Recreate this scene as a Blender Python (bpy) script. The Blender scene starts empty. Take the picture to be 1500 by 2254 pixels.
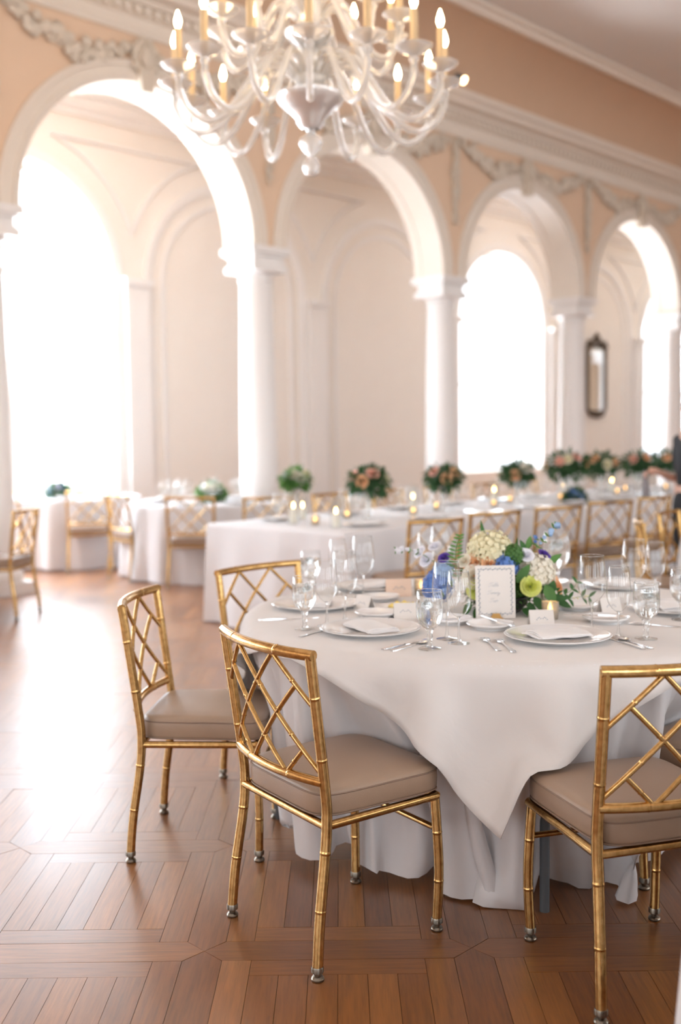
import bpy, bmesh, math, random
import numpy as np
from mathutils import Vector, Matrix
random.seed(7)
SC = bpy.context.scene
COL = SC.collection
PI = math.pi

# ------------------------------------------------------------------ camera
FPX, PITCH, ROLL, EYE = 2295.0, math.radians(4.096), math.radians(-0.675), 1.5
cam = bpy.data.cameras.new('camera')
cam.sensor_fit = 'VERTICAL'
cam.sensor_height = 36.0
cam.sensor_width = 24.0
cam.lens = FPX / 2254.0 * 36.0
cam.clip_start, cam.clip_end = 0.05, 200
cam.dof.use_dof = True
cam.dof.focus_distance = 3.05
cam.dof.aperture_fstop = 1.5
camo = bpy.data.objects.new('camera', cam)
COL.objects.link(camo)
_c, _s = math.cos(PITCH), math.sin(PITCH)
_cr, _sr = math.cos(ROLL), math.sin(ROLL)
_f = Vector((0, _c, -_s)); _u0 = Vector((0, _s, _c)); _r0 = Vector((1, 0, 0))
_r = _r0 * _cr + _u0 * _sr
_u = -_r0 * _sr + _u0 * _cr
camo.matrix_world = Matrix((( _r.x, _u.x, -_f.x, 0), (_r.y, _u.y, -_f.y, 0), (_r.z, _u.z, -_f.z, EYE), (0, 0, 0, 1)))
SC.camera = camo

# ------------------------------------------------------------------ view, world, daylight
SC.view_settings.view_transform = 'Standard'
SC.view_settings.look = 'None'
SC.view_settings.gamma = 1.0
SC.view_settings.use_curve_mapping = False
SC.view_settings.exposure = 0.12
wd = bpy.data.worlds.new('overcast_sky'); SC.world = wd; wd.use_nodes = True
wd.node_tree.nodes['Background'].inputs[0].default_value = (0.92, 0.96, 1.0, 1)
wd.node_tree.nodes['Background'].inputs[1].default_value = 2.5
SC.cycles.max_bounces = 9
SC.cycles.diffuse_bounces = 5
SC.cycles.glossy_bounces = 5
SC.cycles.transmission_bounces = 8
SC.cycles.transparent_max_bounces = 24
SC.cycles.caustics_reflective = False
SC.cycles.caustics_refractive = False
SC.cycles.sample_clamp_indirect = 6.0

# hall frame: t runs along the arcade, D is the distance behind it (negative = into the hall)
HP = Vector((-0.985, 12.713, 0.0)); HA = 0.79055
HD = Vector((math.cos(HA), math.sin(HA), 0)); HN = Vector((-math.sin(HA), math.cos(HA), 0))
def hall(t, D, z=0.0):
    return HP + HD * t + HN * D + Vector((0, 0, z))
BAY = 3.498
OUT = 2.8                     # outer wall of the gallery
WIN_BAYS = [-4, -3, -2, -1, 2, 4, 6]
def daylight(loc, into, sx, sy, power, color=(0.82, 0.91, 1.0)):
    L = bpy.data.lights.new('window_daylight', 'AREA'); L.shape = 'RECTANGLE'
    L.size, L.size_y, L.energy, L.color = sx, sy, power, color
    o = bpy.data.objects.new('window_daylight', L); COL.objects.link(o)
    o.location = loc
    o.rotation_euler = into.to_track_quat('-Z', 'Y').to_euler()
    return o
GALLERY_POWER, SKY_POWER, GROUND_POWER, BACK_POWER, END_POWER = 330.0, 3300.0, 2400.0, 105.0, 60.0
for b in WIN_BAYS:
    daylight(hall((b + .5) * BAY + .14, OUT + .75, 2.95), -HN, 2.9, 4.5, GALLERY_POWER)
    daylight(hall((b + .5) * BAY + .14, OUT + 2.3, 7.6), (-HN - Vector((0, 0, 1.0))).normalized(), 3.2, 3.4, SKY_POWER)   # unseen panel added above each window for more skylight
    daylight(hall((b + .5) * BAY + .14, OUT + 2.2, -.1), (-HN + Vector((0, 0, .8))).normalized(), 3.2, 2.6, GROUND_POWER, (.93, .96, 1.0))   # unseen upward panel added to brighten the gallery soffits and ceiling
BACK_WINDOWS = [-13.0, -9.5, -6.0, -2.5, 1.0, 4.5, 8.0]        # unseen openings added behind the camera for fill light
BACK_D = -14.5
for t in BACK_WINDOWS:
    daylight(hall(t, BACK_D - .6, 2.9), HN, 2.4, 4.2, BACK_POWER)
END_WINDOWS = [-11.5, -8.0, -4.5]  # unseen openings added in the left end wall for side light
END_T = -16.0
for D in END_WINDOWS:
    daylight(hall(END_T - .6, D, 2.9), HD, 2.4, 4.2, END_POWER)

# ------------------------------------------------------------------ materials
def _nt(name):
    m = bpy.data.materials.new(name); m.use_nodes = True
    return m, m.node_tree, m.node_tree.nodes['Principled BSDF']
def mat(name, col, rough=.5, metal=0.0, noise=0.0, scale=20.0, bump=0.0, bscale=60.0, coat=0.0, trans=0.0, sheen=0.0, sub=0.0, emit=None, estr=0.0, spec=None, ior=None, rvar=0.0):
    m, nt, b = _nt(name)
    b.inputs['Roughness'].default_value = rough
    b.inputs['Metallic'].default_value = metal
    b.inputs['Base Color'].default_value = (*col, 1)
    if coat: b.inputs['Coat Weight'].default_value = coat; b.inputs['Coat Roughness'].default_value = .12
    if trans: b.inputs['Transmission Weight'].default_value = trans
    if sheen: b.inputs['Sheen Weight'].default_value = sheen
    if ior: b.inputs['IOR'].default_value = ior
    if spec is not None: b.inputs['Specular IOR Level'].default_value = spec
    if emit: b.inputs['Emission Color'].default_value = (*emit, 1); b.inputs['Emission Strength'].default_value = estr
    tc = nt.nodes.new('ShaderNodeTexCoord')
    if noise or rvar:
        n = nt.nodes.new('ShaderNodeTexNoise'); n.inputs['Scale'].default_value = scale; n.inputs['Detail'].default_value = 4
        nt.links.new(tc.outputs['Object'], n.inputs['Vector'])
    if noise:
        mx = nt.nodes.new('ShaderNodeMix'); mx.data_type = 'RGBA'
        mx.inputs['A'].default_value = (*[max(0, c * (1 - noise)) for c in col], 1)
        mx.inputs['B'].default_value = (*[min(1, c * (1 + noise)) for c in col], 1)
        nt.links.new(n.outputs['Fac'], mx.inputs['Factor']); nt.links.new(mx.outputs['Result'], b.inputs['Base Color'])
    if rvar:
        mr = nt.nodes.new('ShaderNodeMapRange'); mr.inputs['To Min'].default_value = rough - rvar; mr.inputs['To Max'].default_value = rough + rvar
        nt.links.new(n.outputs['Fac'], mr.inputs['Value']); nt.links.new(mr.outputs['Result'], b.inputs['Roughness'])
    if bump:
        n2 = nt.nodes.new('ShaderNodeTexNoise'); n2.inputs['Scale'].default_value = bscale; n2.inputs['Detail'].default_value = 3
        nt.links.new(tc.outputs['Object'], n2.inputs['Vector'])
        bp = nt.nodes.new('ShaderNodeBump'); bp.inputs['Strength'].default_value = bump; bp.inputs['Distance'].default_value = .01
        nt.links.new(n2.outputs['Fac'], bp.inputs['Height']); nt.links.new(bp.outputs['Normal'], b.inputs['Normal'])
    return m
def thin_glass(name, tint=(.97, .98, .98), edge=.35, gloss=1.0, rough=.0):
    m = bpy.data.materials.new(name); m.use_nodes = True
    nt = m.node_tree; nt.nodes.clear()
    out = nt.nodes.new('ShaderNodeOutputMaterial')
    tr = nt.nodes.new('ShaderNodeBsdfTransparent')
    gl = nt.nodes.new('ShaderNodeBsdfGlossy'); gl.inputs['Roughness'].default_value = rough; gl.inputs['Color'].default_value = (gloss, gloss, gloss, 1)
    lw = nt.nodes.new('ShaderNodeLayerWeight'); lw.inputs['Blend'].default_value = edge
    # darker rims where one looks through more glass
    ramp = nt.nodes.new('ShaderNodeValToRGB')
    ramp.color_ramp.elements[0].color = (*tint, 1); ramp.color_ramp.elements[0].position = .45
    ramp.color_ramp.elements[1].color = (*[c * .42 for c in tint], 1); ramp.color_ramp.elements[1].position = 1.0
    nt.links.new(lw.outputs['Facing'], ramp.inputs['Fac']); nt.links.new(ramp.outputs['Color'], tr.inputs['Color'])
    mx = nt.nodes.new('ShaderNodeMixShader')
    pw = nt.nodes.new('ShaderNodeMath'); pw.operation = 'POWER'; pw.inputs[1].default_value = 3.2
    ma = nt.nodes.new('ShaderNodeMath'); ma.operation = 'MULTIPLY_ADD'; ma.inputs[1].default_value = .80; ma.inputs[2].default_value = .045
    lf = nt.nodes.new('ShaderNodeLayerWeight'); lf.inputs['Blend'].default_value = .5
    nt.links.new(lf.outputs['Facing'], pw.inputs[0]); nt.links.new(pw.outputs[0], ma.inputs[0])
    nt.links.new(ma.outputs[0], mx.inputs['Fac'])
    nt.links.new(tr.outputs[0], mx.inputs[1]); nt.links.new(gl.outputs[0], mx.inputs[2])
    nt.links.new(mx.outputs[0], out.inputs['Surface'])
    return m
def soft_glass(name, ior, clear=.45):
    """refracting glass that also lets part of the light straight through, as thin tableware does"""
    m = bpy.data.materials.new(name); m.use_nodes = True
    nt = m.node_tree; nt.nodes.clear()
    out = nt.nodes.new('ShaderNodeOutputMaterial'); g = nt.nodes.new('ShaderNodeBsdfGlass'); t = nt.nodes.new('ShaderNodeBsdfTransparent')
    g.inputs['IOR'].default_value = ior; g.inputs['Roughness'].default_value = 0.0
    t.inputs['Color'].default_value = (.97, .98, .98, 1)
    mx = nt.nodes.new('ShaderNodeMixShader'); mx.inputs[0].default_value = clear
    nt.links.new(g.outputs[0], mx.inputs[1]); nt.links.new(t.outputs[0], mx.inputs[2]); nt.links.new(mx.outputs[0], out.inputs['Surface'])
    return m
def wood_floor():
    m, nt, b = _nt('oak_parquet')
    N, L = nt.nodes.new, nt.links.new
    uv = N('ShaderNodeUVMap'); uv.uv_map = 'UVMap'
    at = N('ShaderNodeAttribute'); at.attribute_name = 'board_seed'
    oi = N('ShaderNodeObjectInfo')
    ad = N('ShaderNodeMath'); ad.operation = 'ADD'; L(at.outputs['Fac'], ad.inputs[0]); L(oi.outputs['Random'], ad.inputs[1])
    fr = N('ShaderNodeMath'); fr.operation = 'FRACT'; L(ad.outputs[0], fr.inputs[0])
    wn = N('ShaderNodeTexWhiteNoise'); wn.noise_dimensions = '1D'; L(fr.outputs[0], wn.inputs['W'])
    mp = N('ShaderNodeMapping'); mp.inputs['Scale'].default_value = (95, 6, 1); L(uv.outputs[0], mp.inputs['Vector'])
    off = N('ShaderNodeVectorMath'); off.operation = 'ADD'; L(mp.outputs[0], off.inputs[0])
    sc = N('ShaderNodeVectorMath'); sc.operation = 'SCALE'; sc.inputs['Scale'].default_value = 60.0
    L(wn.outputs['Color'], sc.inputs[0]); L(sc.outputs[0], off.inputs[1])
    n1 = N('ShaderNodeTexNoise'); n1.inputs['Scale'].default_value = 1.0; n1.inputs['Detail'].default_value = 6; n1.inputs['Roughness'].default_value = .65
    L(off.outputs[0], n1.inputs['Vector'])
    base = N('ShaderNodeValToRGB'); cr = base.color_ramp
    cr.elements[0].position = 0; cr.elements[0].color = (.185, .062, .0125, 1)
    cr.elements[1].position = 1; cr.elements[1].color = (.30, .112, .024, 1)
    e = cr.elements.new(.45); e.color = (.225, .078, .0155, 1)
    e = cr.elements.new(.75); e.color = (.252, .091, .0185, 1)
    L(wn.outputs['Value'], base.inputs['Fac'])
    gr = N('ShaderNodeMapRange'); gr.inputs['From Min'].default_value = .3; gr.inputs['From Max'].default_value = .7
    gr.inputs['To Min'].default_value = .68; gr.inputs['To Max'].default_value = 1.22; L(n1.outputs['Fac'], gr.inputs['Value'])
    # broad wear on the hall floor
    tc = N('ShaderNodeNewGeometry')
    n3 = N('ShaderNodeTexNoise'); n3.inputs['Scale'].default_value = 1.7; n3.inputs['Detail'].default_value = 5; L(tc.outputs['Position'], n3.inputs['Vector'])
    gw = N('ShaderNodeMapRange'); gw.inputs['To Min'].default_value = .8; gw.inputs['To Max'].default_value = 1.2; L(n3.outputs['Fac'], gw.inputs['Value'])
    mu = N('ShaderNodeMath'); mu.operation = 'MULTIPLY'; L(gr.outputs[0], mu.inputs[0]); L(gw.outputs[0], mu.inputs[1])
    mc = N('ShaderNodeVectorMath'); mc.operation = 'SCALE'; L(base.outputs[0], mc.inputs[0]); L(mu.outputs[0], mc.inputs['Scale'])
    L(mc.outputs[0], b.inputs['Base Color'])
    # scratches and worn gloss
    n4 = N('ShaderNodeTexNoise'); n4.inputs['Scale'].default_value = 240; n4.inputs['Detail'].default_value = 3; L(tc.outputs['Position'], n4.inputs['Vector'])
    rr = N('ShaderNodeMapRange'); rr.inputs['To Min'].default_value = .27; rr.inputs['To Max'].default_value = .47
    av = N('ShaderNodeMath'); av.operation = 'MULTIPLY_ADD'; av.inputs[1].default_value = .35; L(wn.outputs['Value'], av.inputs[0])
    n5 = N('ShaderNodeMath'); n5.operation = 'MULTIPLY'; n5.inputs[1].default_value = .65; L(n3.outputs['Fac'], n5.inputs[0]); L(n5.outputs[0], av.inputs[2])
    L(av.outputs[0], rr.inputs['Value']); L(rr.outputs[0], b.inputs['Roughness'])
    bp = N('ShaderNodeBump'); bp.inputs['Strength'].default_value = .035; bp.inputs['Distance'].default_value = .002
    hm = N('ShaderNodeMath'); hm.operation = 'ADD'; L(n1.outputs['Fac'], hm.inputs[0]); L(n4.outputs['Fac'], hm.inputs[1])
    L(hm.outputs[0], bp.inputs['Height']); L(bp.outputs[0], b.inputs['Normal'])
    b.inputs['Specular IOR Level'].default_value = .8
    b.inputs['Coat Weight'].default_value = .55; b.inputs['Coat Roughness'].default_value = .26; b.inputs['Coat IOR'].default_value = 1.5
    return m
def gold_mat():
    m, nt, b = _nt('antique_gold')
    N, L = nt.nodes.new, nt.links.new
    tc = N('ShaderNodeTexCoord')
    n = N('ShaderNodeTexNoise'); n.inputs['Scale'].default_value = 60; n.inputs['Detail'].default_value = 5; n.inputs['Roughness'].default_value = .6
    L(tc.outputs['Object'], n.inputs['Vector'])
    r = N('ShaderNodeValToRGB')
    r.color_ramp.elements[0].position = .28; r.color_ramp.elements[0].color = (.40, .235, .082, 1)
    r.color_ramp.elements[1].position = .6; r.color_ramp.elements[1].color = (.62, .395, .16, 1)
    L(n.outputs['Fac'], r.inputs['Fac']); L(r.outputs[0], b.inputs['Base Color'])
    b.inputs['Metallic'].default_value = 1.0
    mr = N('ShaderNodeMapRange'); mr.inputs['To Min'].default_value = .15; mr.inputs['To Max'].default_value = .25
    L(n.outputs['Fac'], mr.inputs['Value']); L(mr.outputs[0], b.inputs['Roughness'])
    return m
def cloth_mat(name, col):
    m = mat(name, col, rough=.75, bump=.05, bscale=900, sheen=.15)
    nt = m.node_tree
    # soft laundering wrinkles on top of the weave
    tc = nt.nodes.new('ShaderNodeTexCoord'); wr = nt.nodes.new('ShaderNodeTexNoise'); wr.inputs['Scale'].default_value = 7; wr.inputs['Detail'].default_value = 3; wr.inputs['Distortion'].default_value = .8
    b2 = nt.nodes.new('ShaderNodeBump'); b2.inputs['Strength'].default_value = .22; b2.inputs['Distance'].default_value = .02
    nt.links.new(tc.outputs['Object'], wr.inputs['Vector']); nt.links.new(wr.outputs['Fac'], b2.inputs['Height'])
    b1 = [n for n in nt.nodes if n.type == 'BUMP' and n != b2][0]; nt.links.new(b2.outputs['Normal'], b1.inputs['Normal'])
    nt = m.node_tree; b = nt.nodes['Principled BSDF']; out = nt.nodes['Material Output']
    tl = nt.nodes.new('ShaderNodeBsdfTranslucent'); tl.inputs['Color'].default_value = (*col, 1)
    mx = nt.nodes.new('ShaderNodeMixShader'); mx.inputs[0].default_value = .14
    nt.links.new(b.outputs[0], mx.inputs[1]); nt.links.new(tl.outputs[0], mx.inputs[2]); nt.links.new(mx.outputs[0], out.inputs['Surface'])
    return m
def clear_mix(m, f):
    nt = m.node_tree; b = nt.nodes['Principled BSDF']; out = nt.nodes['Material Output']
    t = nt.nodes.new('ShaderNodeBsdfTransparent'); mx = nt.nodes.new('ShaderNodeMixShader'); mx.inputs[0].default_value = f
    nt.links.new(b.outputs[0], mx.inputs[1]); nt.links.new(t.outputs[0], mx.inputs[2]); nt.links.new(mx.outputs[0], out.inputs['Surface'])
    return m
def petal_mat(name, col, col2=None, tr=.25):
    m = mat(name, col, rough=.6, noise=.12, scale=90)
    nt = m.node_tree; b = nt.nodes['Principled BSDF']; out = nt.nodes['Material Output']
    tl = nt.nodes.new('ShaderNodeBsdfTranslucent'); tl.inputs['Color'].default_value = (*(col2 or col), 1)
    mx = nt.nodes.new('ShaderNodeMixShader'); mx.inputs[0].default_value = tr
    nt.links.new(b.outputs[0], mx.inputs[1]); nt.links.new(tl.outputs[0], mx.inputs[2]); nt.links.new(mx.outputs[0], out.inputs['Surface'])
    return m
M = dict(
    wood=wood_floor(), gap=mat('dark_board_joint', (.025, .012, .006), .8), gold=gold_mat(),
    peach=mat('peach_plaster', (.76, .575, .42), .75, noise=.03, scale=3),
    peach_pale=mat('pale_peach_plaster', (.85, .805, .75), .75, noise=.02, scale=3),
    cove=mat('tan_cove_plaster', (.64, .46, .32), .75, noise=.04, scale=2),  # peach paint, with the shade of the cove put into the colour
    trim=mat('cream_plaster_trim', (.80, .735, .65), .6, noise=.03, scale=5),
    relief=mat('stone_relief_plaster', (.70, .63, .53), .7, noise=.08, scale=20),
    white=mat('white_paint', (.84, .825, .81), .5, noise=.02, scale=4),
    ceil=mat('ceiling_plaster', (.74, .70, .66), .8, noise=.02, scale=2),
    linen=cloth_mat('white_linen', (.77, .735, .71)), linen2=cloth_mat('white_underlay_linen', (.80, .78, .785)),
    vinyl=mat('taupe_vinyl', (.325, .225, .158), .36, noise=.10, scale=14, bump=.12, bscale=420, rvar=.06),
    piping=mat('taupe_piping', (.23, .15, .105), .45),
    steel=mat('polished_steel', (.72, .72, .73), .16, 1.0, rvar=.05, scale=60),
    glide=mat('worn_nickel', (.24, .215, .18), .3, 1.0, noise=.2, scale=60),
    dark_metal=mat('grey_painted_steel', (.10, .11, .12), .45),
    china=mat('white_china', (.80, .79, .785), .10, coat=.6), napkin=cloth_mat('folded_napkin_linen', (.83, .81, .80)),
    glass=thin_glass('thin_clear_glass'), pane=thin_glass('window_glass', (.98, .99, 1.0), .2),
    solid=soft_glass('solid_clear_glass', 1.48), water=soft_glass('iced_water', 1.33),
    paper=mat('ivory_card', (.72, .675, .635), .7), ink=mat('blue_grey_ink', (.16, .22, .30), .7), inkpale=mat('pale_grey_script_ink', (.55, .56, .58), .7),
    peachpaper=mat('peach_card', (.83, .63, .50), .7), stand=mat('gold_card_stand', (.70, .42, .15), .3, .9),  # folded card stock, the candle glow behind it put into its peach colour
    butter=mat('butter', (.86, .68, .22), .4, noise=.1, scale=60),
    leaf=petal_mat('glossy_leaf', (.035, .115, .03), (.08, .25, .04), .2), leaf2=petal_mat('mid_green_leaf', (.075, .19, .045), (.15, .36, .06), .25),
    dleaf=petal_mat('dark_foliage', (.028, .085, .028), (.05, .16, .04), .2), moss=petal_mat('moss', (.05, .14, .025), (.08, .22, .04), .1),
    stem=mat('green_stem', (.13, .26, .07), .5),
    cream=petal_mat('cream_petal', (.84, .79, .56), (.86, .80, .50)), ivory=petal_mat('ivory_petal', (.85, .81, .70), (.86, .80, .66)),
    peachpetal=petal_mat('peach_petal', (.80, .47, .26), (.86, .45, .22)), blush=petal_mat('blush_petal', (.83, .46, .36), (.88, .45, .35)),
    blue=petal_mat('blue_petal', (.14, .27, .62), (.2, .35, .75)), paleblue=petal_mat('pale_blue_petal', (.38, .55, .78), (.45, .6, .85)),
    violet=petal_mat('violet_petal', (.13, .07, .40), (.18, .08, .5)), lilac=petal_mat('white_lilac_petal', (.83, .83, .88), (.88, .87, .92)),
    lime=petal_mat('lime_petal', (.70, .74, .20), (.75, .8, .2)), yellow=petal_mat('yellow_petal', (.80, .66, .10), (.85, .7, .1)),
    vase=mat('black_glazed_bowl', (.02, .02, .02), .3),
    votive=mat('mercury_glass_votive', (.92, .80, .66), .22, trans=.75, noise=.15, scale=120, bump=.3, bscale=160),
    wax=mat('white_wax', (.88, .82, .70), .5), flame=mat('candle_flame', (1, .7, .3), .5, emit=(1.0, .60, .22), estr=30.0),
    bulb=mat('candle_bulb', (1, .9, .7), .3, emit=(1.0, .74, .42), estr=26.0),
    sleeve=mat('gilt_candle_sleeve', (.70, .52, .30), .4, .3), crystal=clear_mix(mat('chandelier_crystal', (1.0, .965, .92), .08, trans=.55, ior=1.45), .30),
    silver=mat('silvered_bowl', (.80, .78, .76), .2, .45), mirror=mat('mirror_glass', (.92, .93, .93), .02, 1.0), frame=mat('dark_carved_wood', (.075, .05, .03), .45, noise=.3, scale=40),
    lamp=mat('spot_lamp_lens', (1, .8, .55), .4, emit=(1.0, .66, .36), estr=12.0),
    skin=mat('skin', (.62, .36, .27), .5, noise=.05, scale=15), black=mat('black_cloth', (.008, .009, .012), .8), hair=mat('brown_hair', (.05, .028, .015), .5),
    greynap=cloth_mat('grey_napkin', (.30, .28, .29)), lip=mat('lip', (.5, .2, .17), .45), eye=mat('eye', (.03, .02, .015), .2),
)

# ------------------------------------------------------------------ mesh helpers
class MB:
    def __init__(s): s.v, s.f = [], []
    def add(s, vs, fs):
        o = len(s.v); s.v += [tuple(p) for p in vs]; s.f += [tuple(i + o for i in f) for f in fs]; return s
    def box(s, c, d, R=None):
        c = Vector(c); vs = []
        for k in range(8):
            p = Vector(((k & 1) - .5, ((k >> 1) & 1) - .5, (k >> 2) - .5)); p = Vector((p.x * d[0], p.y * d[1], p.z * d[2]))
            vs.append(c + (R @ p if R else p))
        return s.add(vs, [(0, 2, 3, 1), (4, 5, 7, 6), (0, 1, 5, 4), (2, 6, 7, 3), (0, 4, 6, 2), (1, 3, 7, 5)])
    def tube(s, pts, r, n=8, caps=True, closed=False):
        pts = [Vector(p) for p in pts]; k = len(pts)
        rs = r if isinstance(r, (list, tuple)) else [r] * k
        up = None; vs = []; fs = []
        for i, p in enumerate(pts):
            a = pts[(i - 1) % k] if (i or closed) else p; b = pts[(i + 1) % k] if (i < k - 1 or closed) else p
            t = (b - a)
            t = t.normalized() if t.length > 1e-9 else Vector((0, 0, 1))
            if up is None:
                up = t.orthogonal().normalized()
            else:
                up = up - t * up.dot(t)
                up = up.normalized() if up.length > 1e-6 else t.orthogonal().normalized()
            w = t.cross(up)
            for j in range(n):
                an = 2 * PI * j / n
                vs.append(p + (up * math.cos(an) + w * math.sin(an)) * rs[i])
        for i in range(k if closed else k - 1):
            for j in range(n):
                i2 = (i + 1) % k
                fs.append((i * n + j, i * n + (j + 1) % n, i2 * n + (j + 1) % n, i2 * n + j))
        if caps and not closed:
            fs.append(tuple(range(n - 1, -1, -1))); fs.append(tuple((k - 1) * n + j for j in range(n)))
        return s.add(vs, fs)
    def lathe(s, prof, n=24, c=(0, 0, 0), capb=False, capt=False, close=False):
        c = Vector(c); vs = []; fs = []; k = len(prof)
        for (r, z) in prof:
            for j in range(n):
                a = 2 * PI * j / n; vs.append(c + Vector((r * math.cos(a), r * math.sin(a), z)))
        for i in range(k if close else k - 1):
            i2 = (i + 1) % k
            for j in range(n):
                fs.append((i * n + j, i * n + (j + 1) % n, i2 * n + (j + 1) % n, i2 * n + j))
        if capb: fs.append(tuple(range(n - 1, -1, -1)))
        if capt: fs.append(tuple((k - 1) * n + j for j in range(n)))
        return s.add(vs, fs)
    def prism(s, poly, h0, h1, fn=None):
        """poly in (x,y) extruded from h0 to h1; fn maps (x,y,h) to a point"""
        fn = fn or (lambda x, y, h: Vector((x, y, h)))
        n = len(poly)
        vs = [fn(x, y, h0) for x, y in poly] + [fn(x, y, h1) for x, y in poly]
        fs = [tuple(range(n - 1, -1, -1)), tuple(range(n, 2 * n))] + [(i, (i + 1) % n, n + (i + 1) % n, n + i) for i in range(n)]
        return s.add(vs, fs)
    def sweep(s, path, prof, closed=False):
        """path: list of (origin, axis_a, axis_b); prof: closed list of (a,b)"""
        n = len(prof); k = len(path); vs = []; fs = []
        for o, A, B in path:
            for a, b in prof: vs.append(Vector(o) + A * a + B * b)
        for i in range(k if closed else k - 1):
            i2 = (i + 1) % k
            for j in range(n): fs.append((i * n + j, i * n + (j + 1) % n, i2 * n + (j + 1) % n, i2 * n + j))
        if not closed:
            fs.append(tuple(range(n - 1, -1, -1))); fs.append(tuple((k - 1) * n + j for j in range(n)))
        return s.add(vs, fs)
    def mesh(s, name, m, smooth=35):
        me = bpy.data.meshes.new(name); me.from_pydata([tuple(p) for p in s.v], [], s.f); me.materials.append(m)
        bm = bmesh.new(); bm.from_mesh(me); bmesh.ops.recalc_face_normals(bm, faces=bm.faces); bm.to_mesh(me); bm.free()
        if smooth:
            me.polygons.foreach_set('use_smooth', [True] * len(me.polygons))
            if smooth < 180: me.set_sharp_from_angle(angle=math.radians(smooth))
        me.update(); return me
    def build(s, name, m, parent=None, smooth=50, loc=None, rot=None):
        return link(name, s.mesh(name, m, smooth), parent, loc, rot)
def link(name, me, parent=None, loc=None, rot=None):
    o = bpy.data.objects.new(name, me); COL.objects.link(o)
    if parent is not None: o.parent = parent
    if loc is not None: o.location = loc
    if rot is not None: o.rotation_euler = rot if not isinstance(rot, (int, float)) else (0, 0, rot)
    return o
def tag(o, label=None, cat=None, group=None, kind=None):
    if label: o['label'] = label
    if cat: o['category'] = cat
    if group: o['group'] = group
    if kind: o['kind'] = kind
    return o
def empty(name, loc=(0, 0, 0), rz=0.0):
    o = bpy.data.objects.new(name, None); COL.objects.link(o); o.location = loc; o.rotation_euler = (0, 0, rz); return o
def copy_tree(o, parent=None, loc=None, rz=None):
    c = o.copy(); COL.objects.link(c); c.parent = parent
    if loc is not None: c.location = loc
    if rz is not None: c.rotation_euler = (0, 0, rz)
    for ch in list(o.children): copy_tree(ch, c)
    return c
def proj(x, y, z):
    d = Vector((x, y, z - EYE)); w = d.dot(_f)
    if w < .05: return None
    return 750 + FPX * d.dot(_r) / w, 1127 - FPX * d.dot(_u) / w, w

# ------------------------------------------------------------------ floor: framed parquet
PX_, PY_ = 0.785, 0.795
X0, Y0 = -0.415, 2.962
CW, SW, GAPW = .115, .085, .0007
floor = MB().box((4, 11, -.06), (40, 44, .10)).build('floor', M['gap'], smooth=0)
tag(floor, 'oak parquet floor of framed board panels', 'floor', kind='structure')
def board_poly(kind, i):
    """board kinds of one cell, in cell coordinates with the node at (0,0)"""
    h = CW / 2
    if kind == 'xc': return [(0, 0), (h, -h), (PX_ - h, -h), (PX_, 0), (PX_ - h, h), (h, h)], 0
    if kind == 'yc': return [(0, 0), (h, h), (h, PY_ - h), (0, PY_), (-h, PY_ - h), (-h, h)], 1
    if kind == 'ys':
        x0 = h if i else PX_ - h - SW
        return [(x0, h), (x0 + SW, h), (x0 + SW, PY_ - h), (x0, PY_ - h)], 1
    if kind == 'xs':
        y0 = h if i else PY_ - h - SW
        return [(h + SW, y0), (PX_ - h - SW, y0), (PX_ - h - SW, y0 + SW), (h + SW, y0 + SW)], 0
    w = (PX_ - CW - 2 * SW) / 6
    x0 = h + SW + i * w; y0 = h + SW
    return [(x0, y0), (x0 + w, y0), (x0 + w, PY_ - y0), (x0, PY_ - y0)], 1
KINDS = [('xc', 0), ('yc', 0), ('ys', 0), ('ys', 1), ('xs', 0), ('xs', 1)] + [('in', i) for i in range(6)]
def inset(poly, g):
    cx = sum(p[0] for p in poly) / len(poly); cy = sum(p[1] for p in poly) / len(poly)
    wx = max(p[0] for p in poly) - min(p[0] for p in poly); wy = max(p[1] for p in poly) - min(p[1] for p in poly)
    return [(cx + (x - cx) * (1 - 2 * g / wx), cy + (y - cy) * (1 - 2 * g / wy)) for x, y in poly], cx, cy
def board_mesh(kind, i):
    poly, ax = board_poly(kind, i); poly, cx, cy = inset(poly, GAPW)
    poly = [(x - cx, y - cy) for x, y in poly]; n = len(poly)
    vs = [(x, y, -.012) for x, y in poly] + [(x, y, 0) for x, y in poly]
    fs = [tuple(range(n, 2 * n))] + [(k, (k + 1) % n, n + (k + 1) % n, n + k) for k in range(n)]
    return vs, fs, ax, cx, cy
def finish_board(me, uvs):
    uvl = me.uv_layers.new(name='UVMap')
    uvl.data.foreach_set('uv', uvs)
BM = {}
for kd in KINDS:
    vs, fs, ax, cx, cy = board_mesh(*kd)
    me = bpy.data.meshes.new('board'); me.from_pydata(vs, [], fs); me.materials.append(M['wood'])
    uvs = []
    for f in fs:
        for k in f: x, y = vs[k][0], vs[k][1]; uvs += ([x, y] if ax else [y, x])
    finish_board(me, uvs); BM[kd] = (me, vs, fs, ax, cx, cy)
cands = []; far_boards = []
for ci in range(-14, 24):
    for cj in range(-7, 27):
        for kd in KINDS:
            me, vs, fs, ax, cx, cy = BM[kd]
            x, y = X0 + ci * PX_ + cx, Y0 + cj * PY_ + cy
            q = proj(x, y, 0)
            if q and -60 < q[0] < 1560 and q[1] < 2330:
                a = abs((max(v[0] for v in vs)) * max(v[1] for v in vs)) * 4 * EYE / q[2] ** 3
                hid = (x - .6) ** 2 + (y - 4.06) ** 2 < .80          # under the round table
                cands.append((a * (.05 if hid else 1), x, y, kd))
            elif q or y > -3:
                far_boards.append((x, y, kd))
cands.sort(key=lambda c: -c[0])
for a, x, y, kd in cands[:300]:
    link('board', BM[kd][0], floor, (x, y, random.uniform(-.0003, .0003)), (random.uniform(-.0012, .0012), random.uniform(-.0012, .0012), 0))
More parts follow.
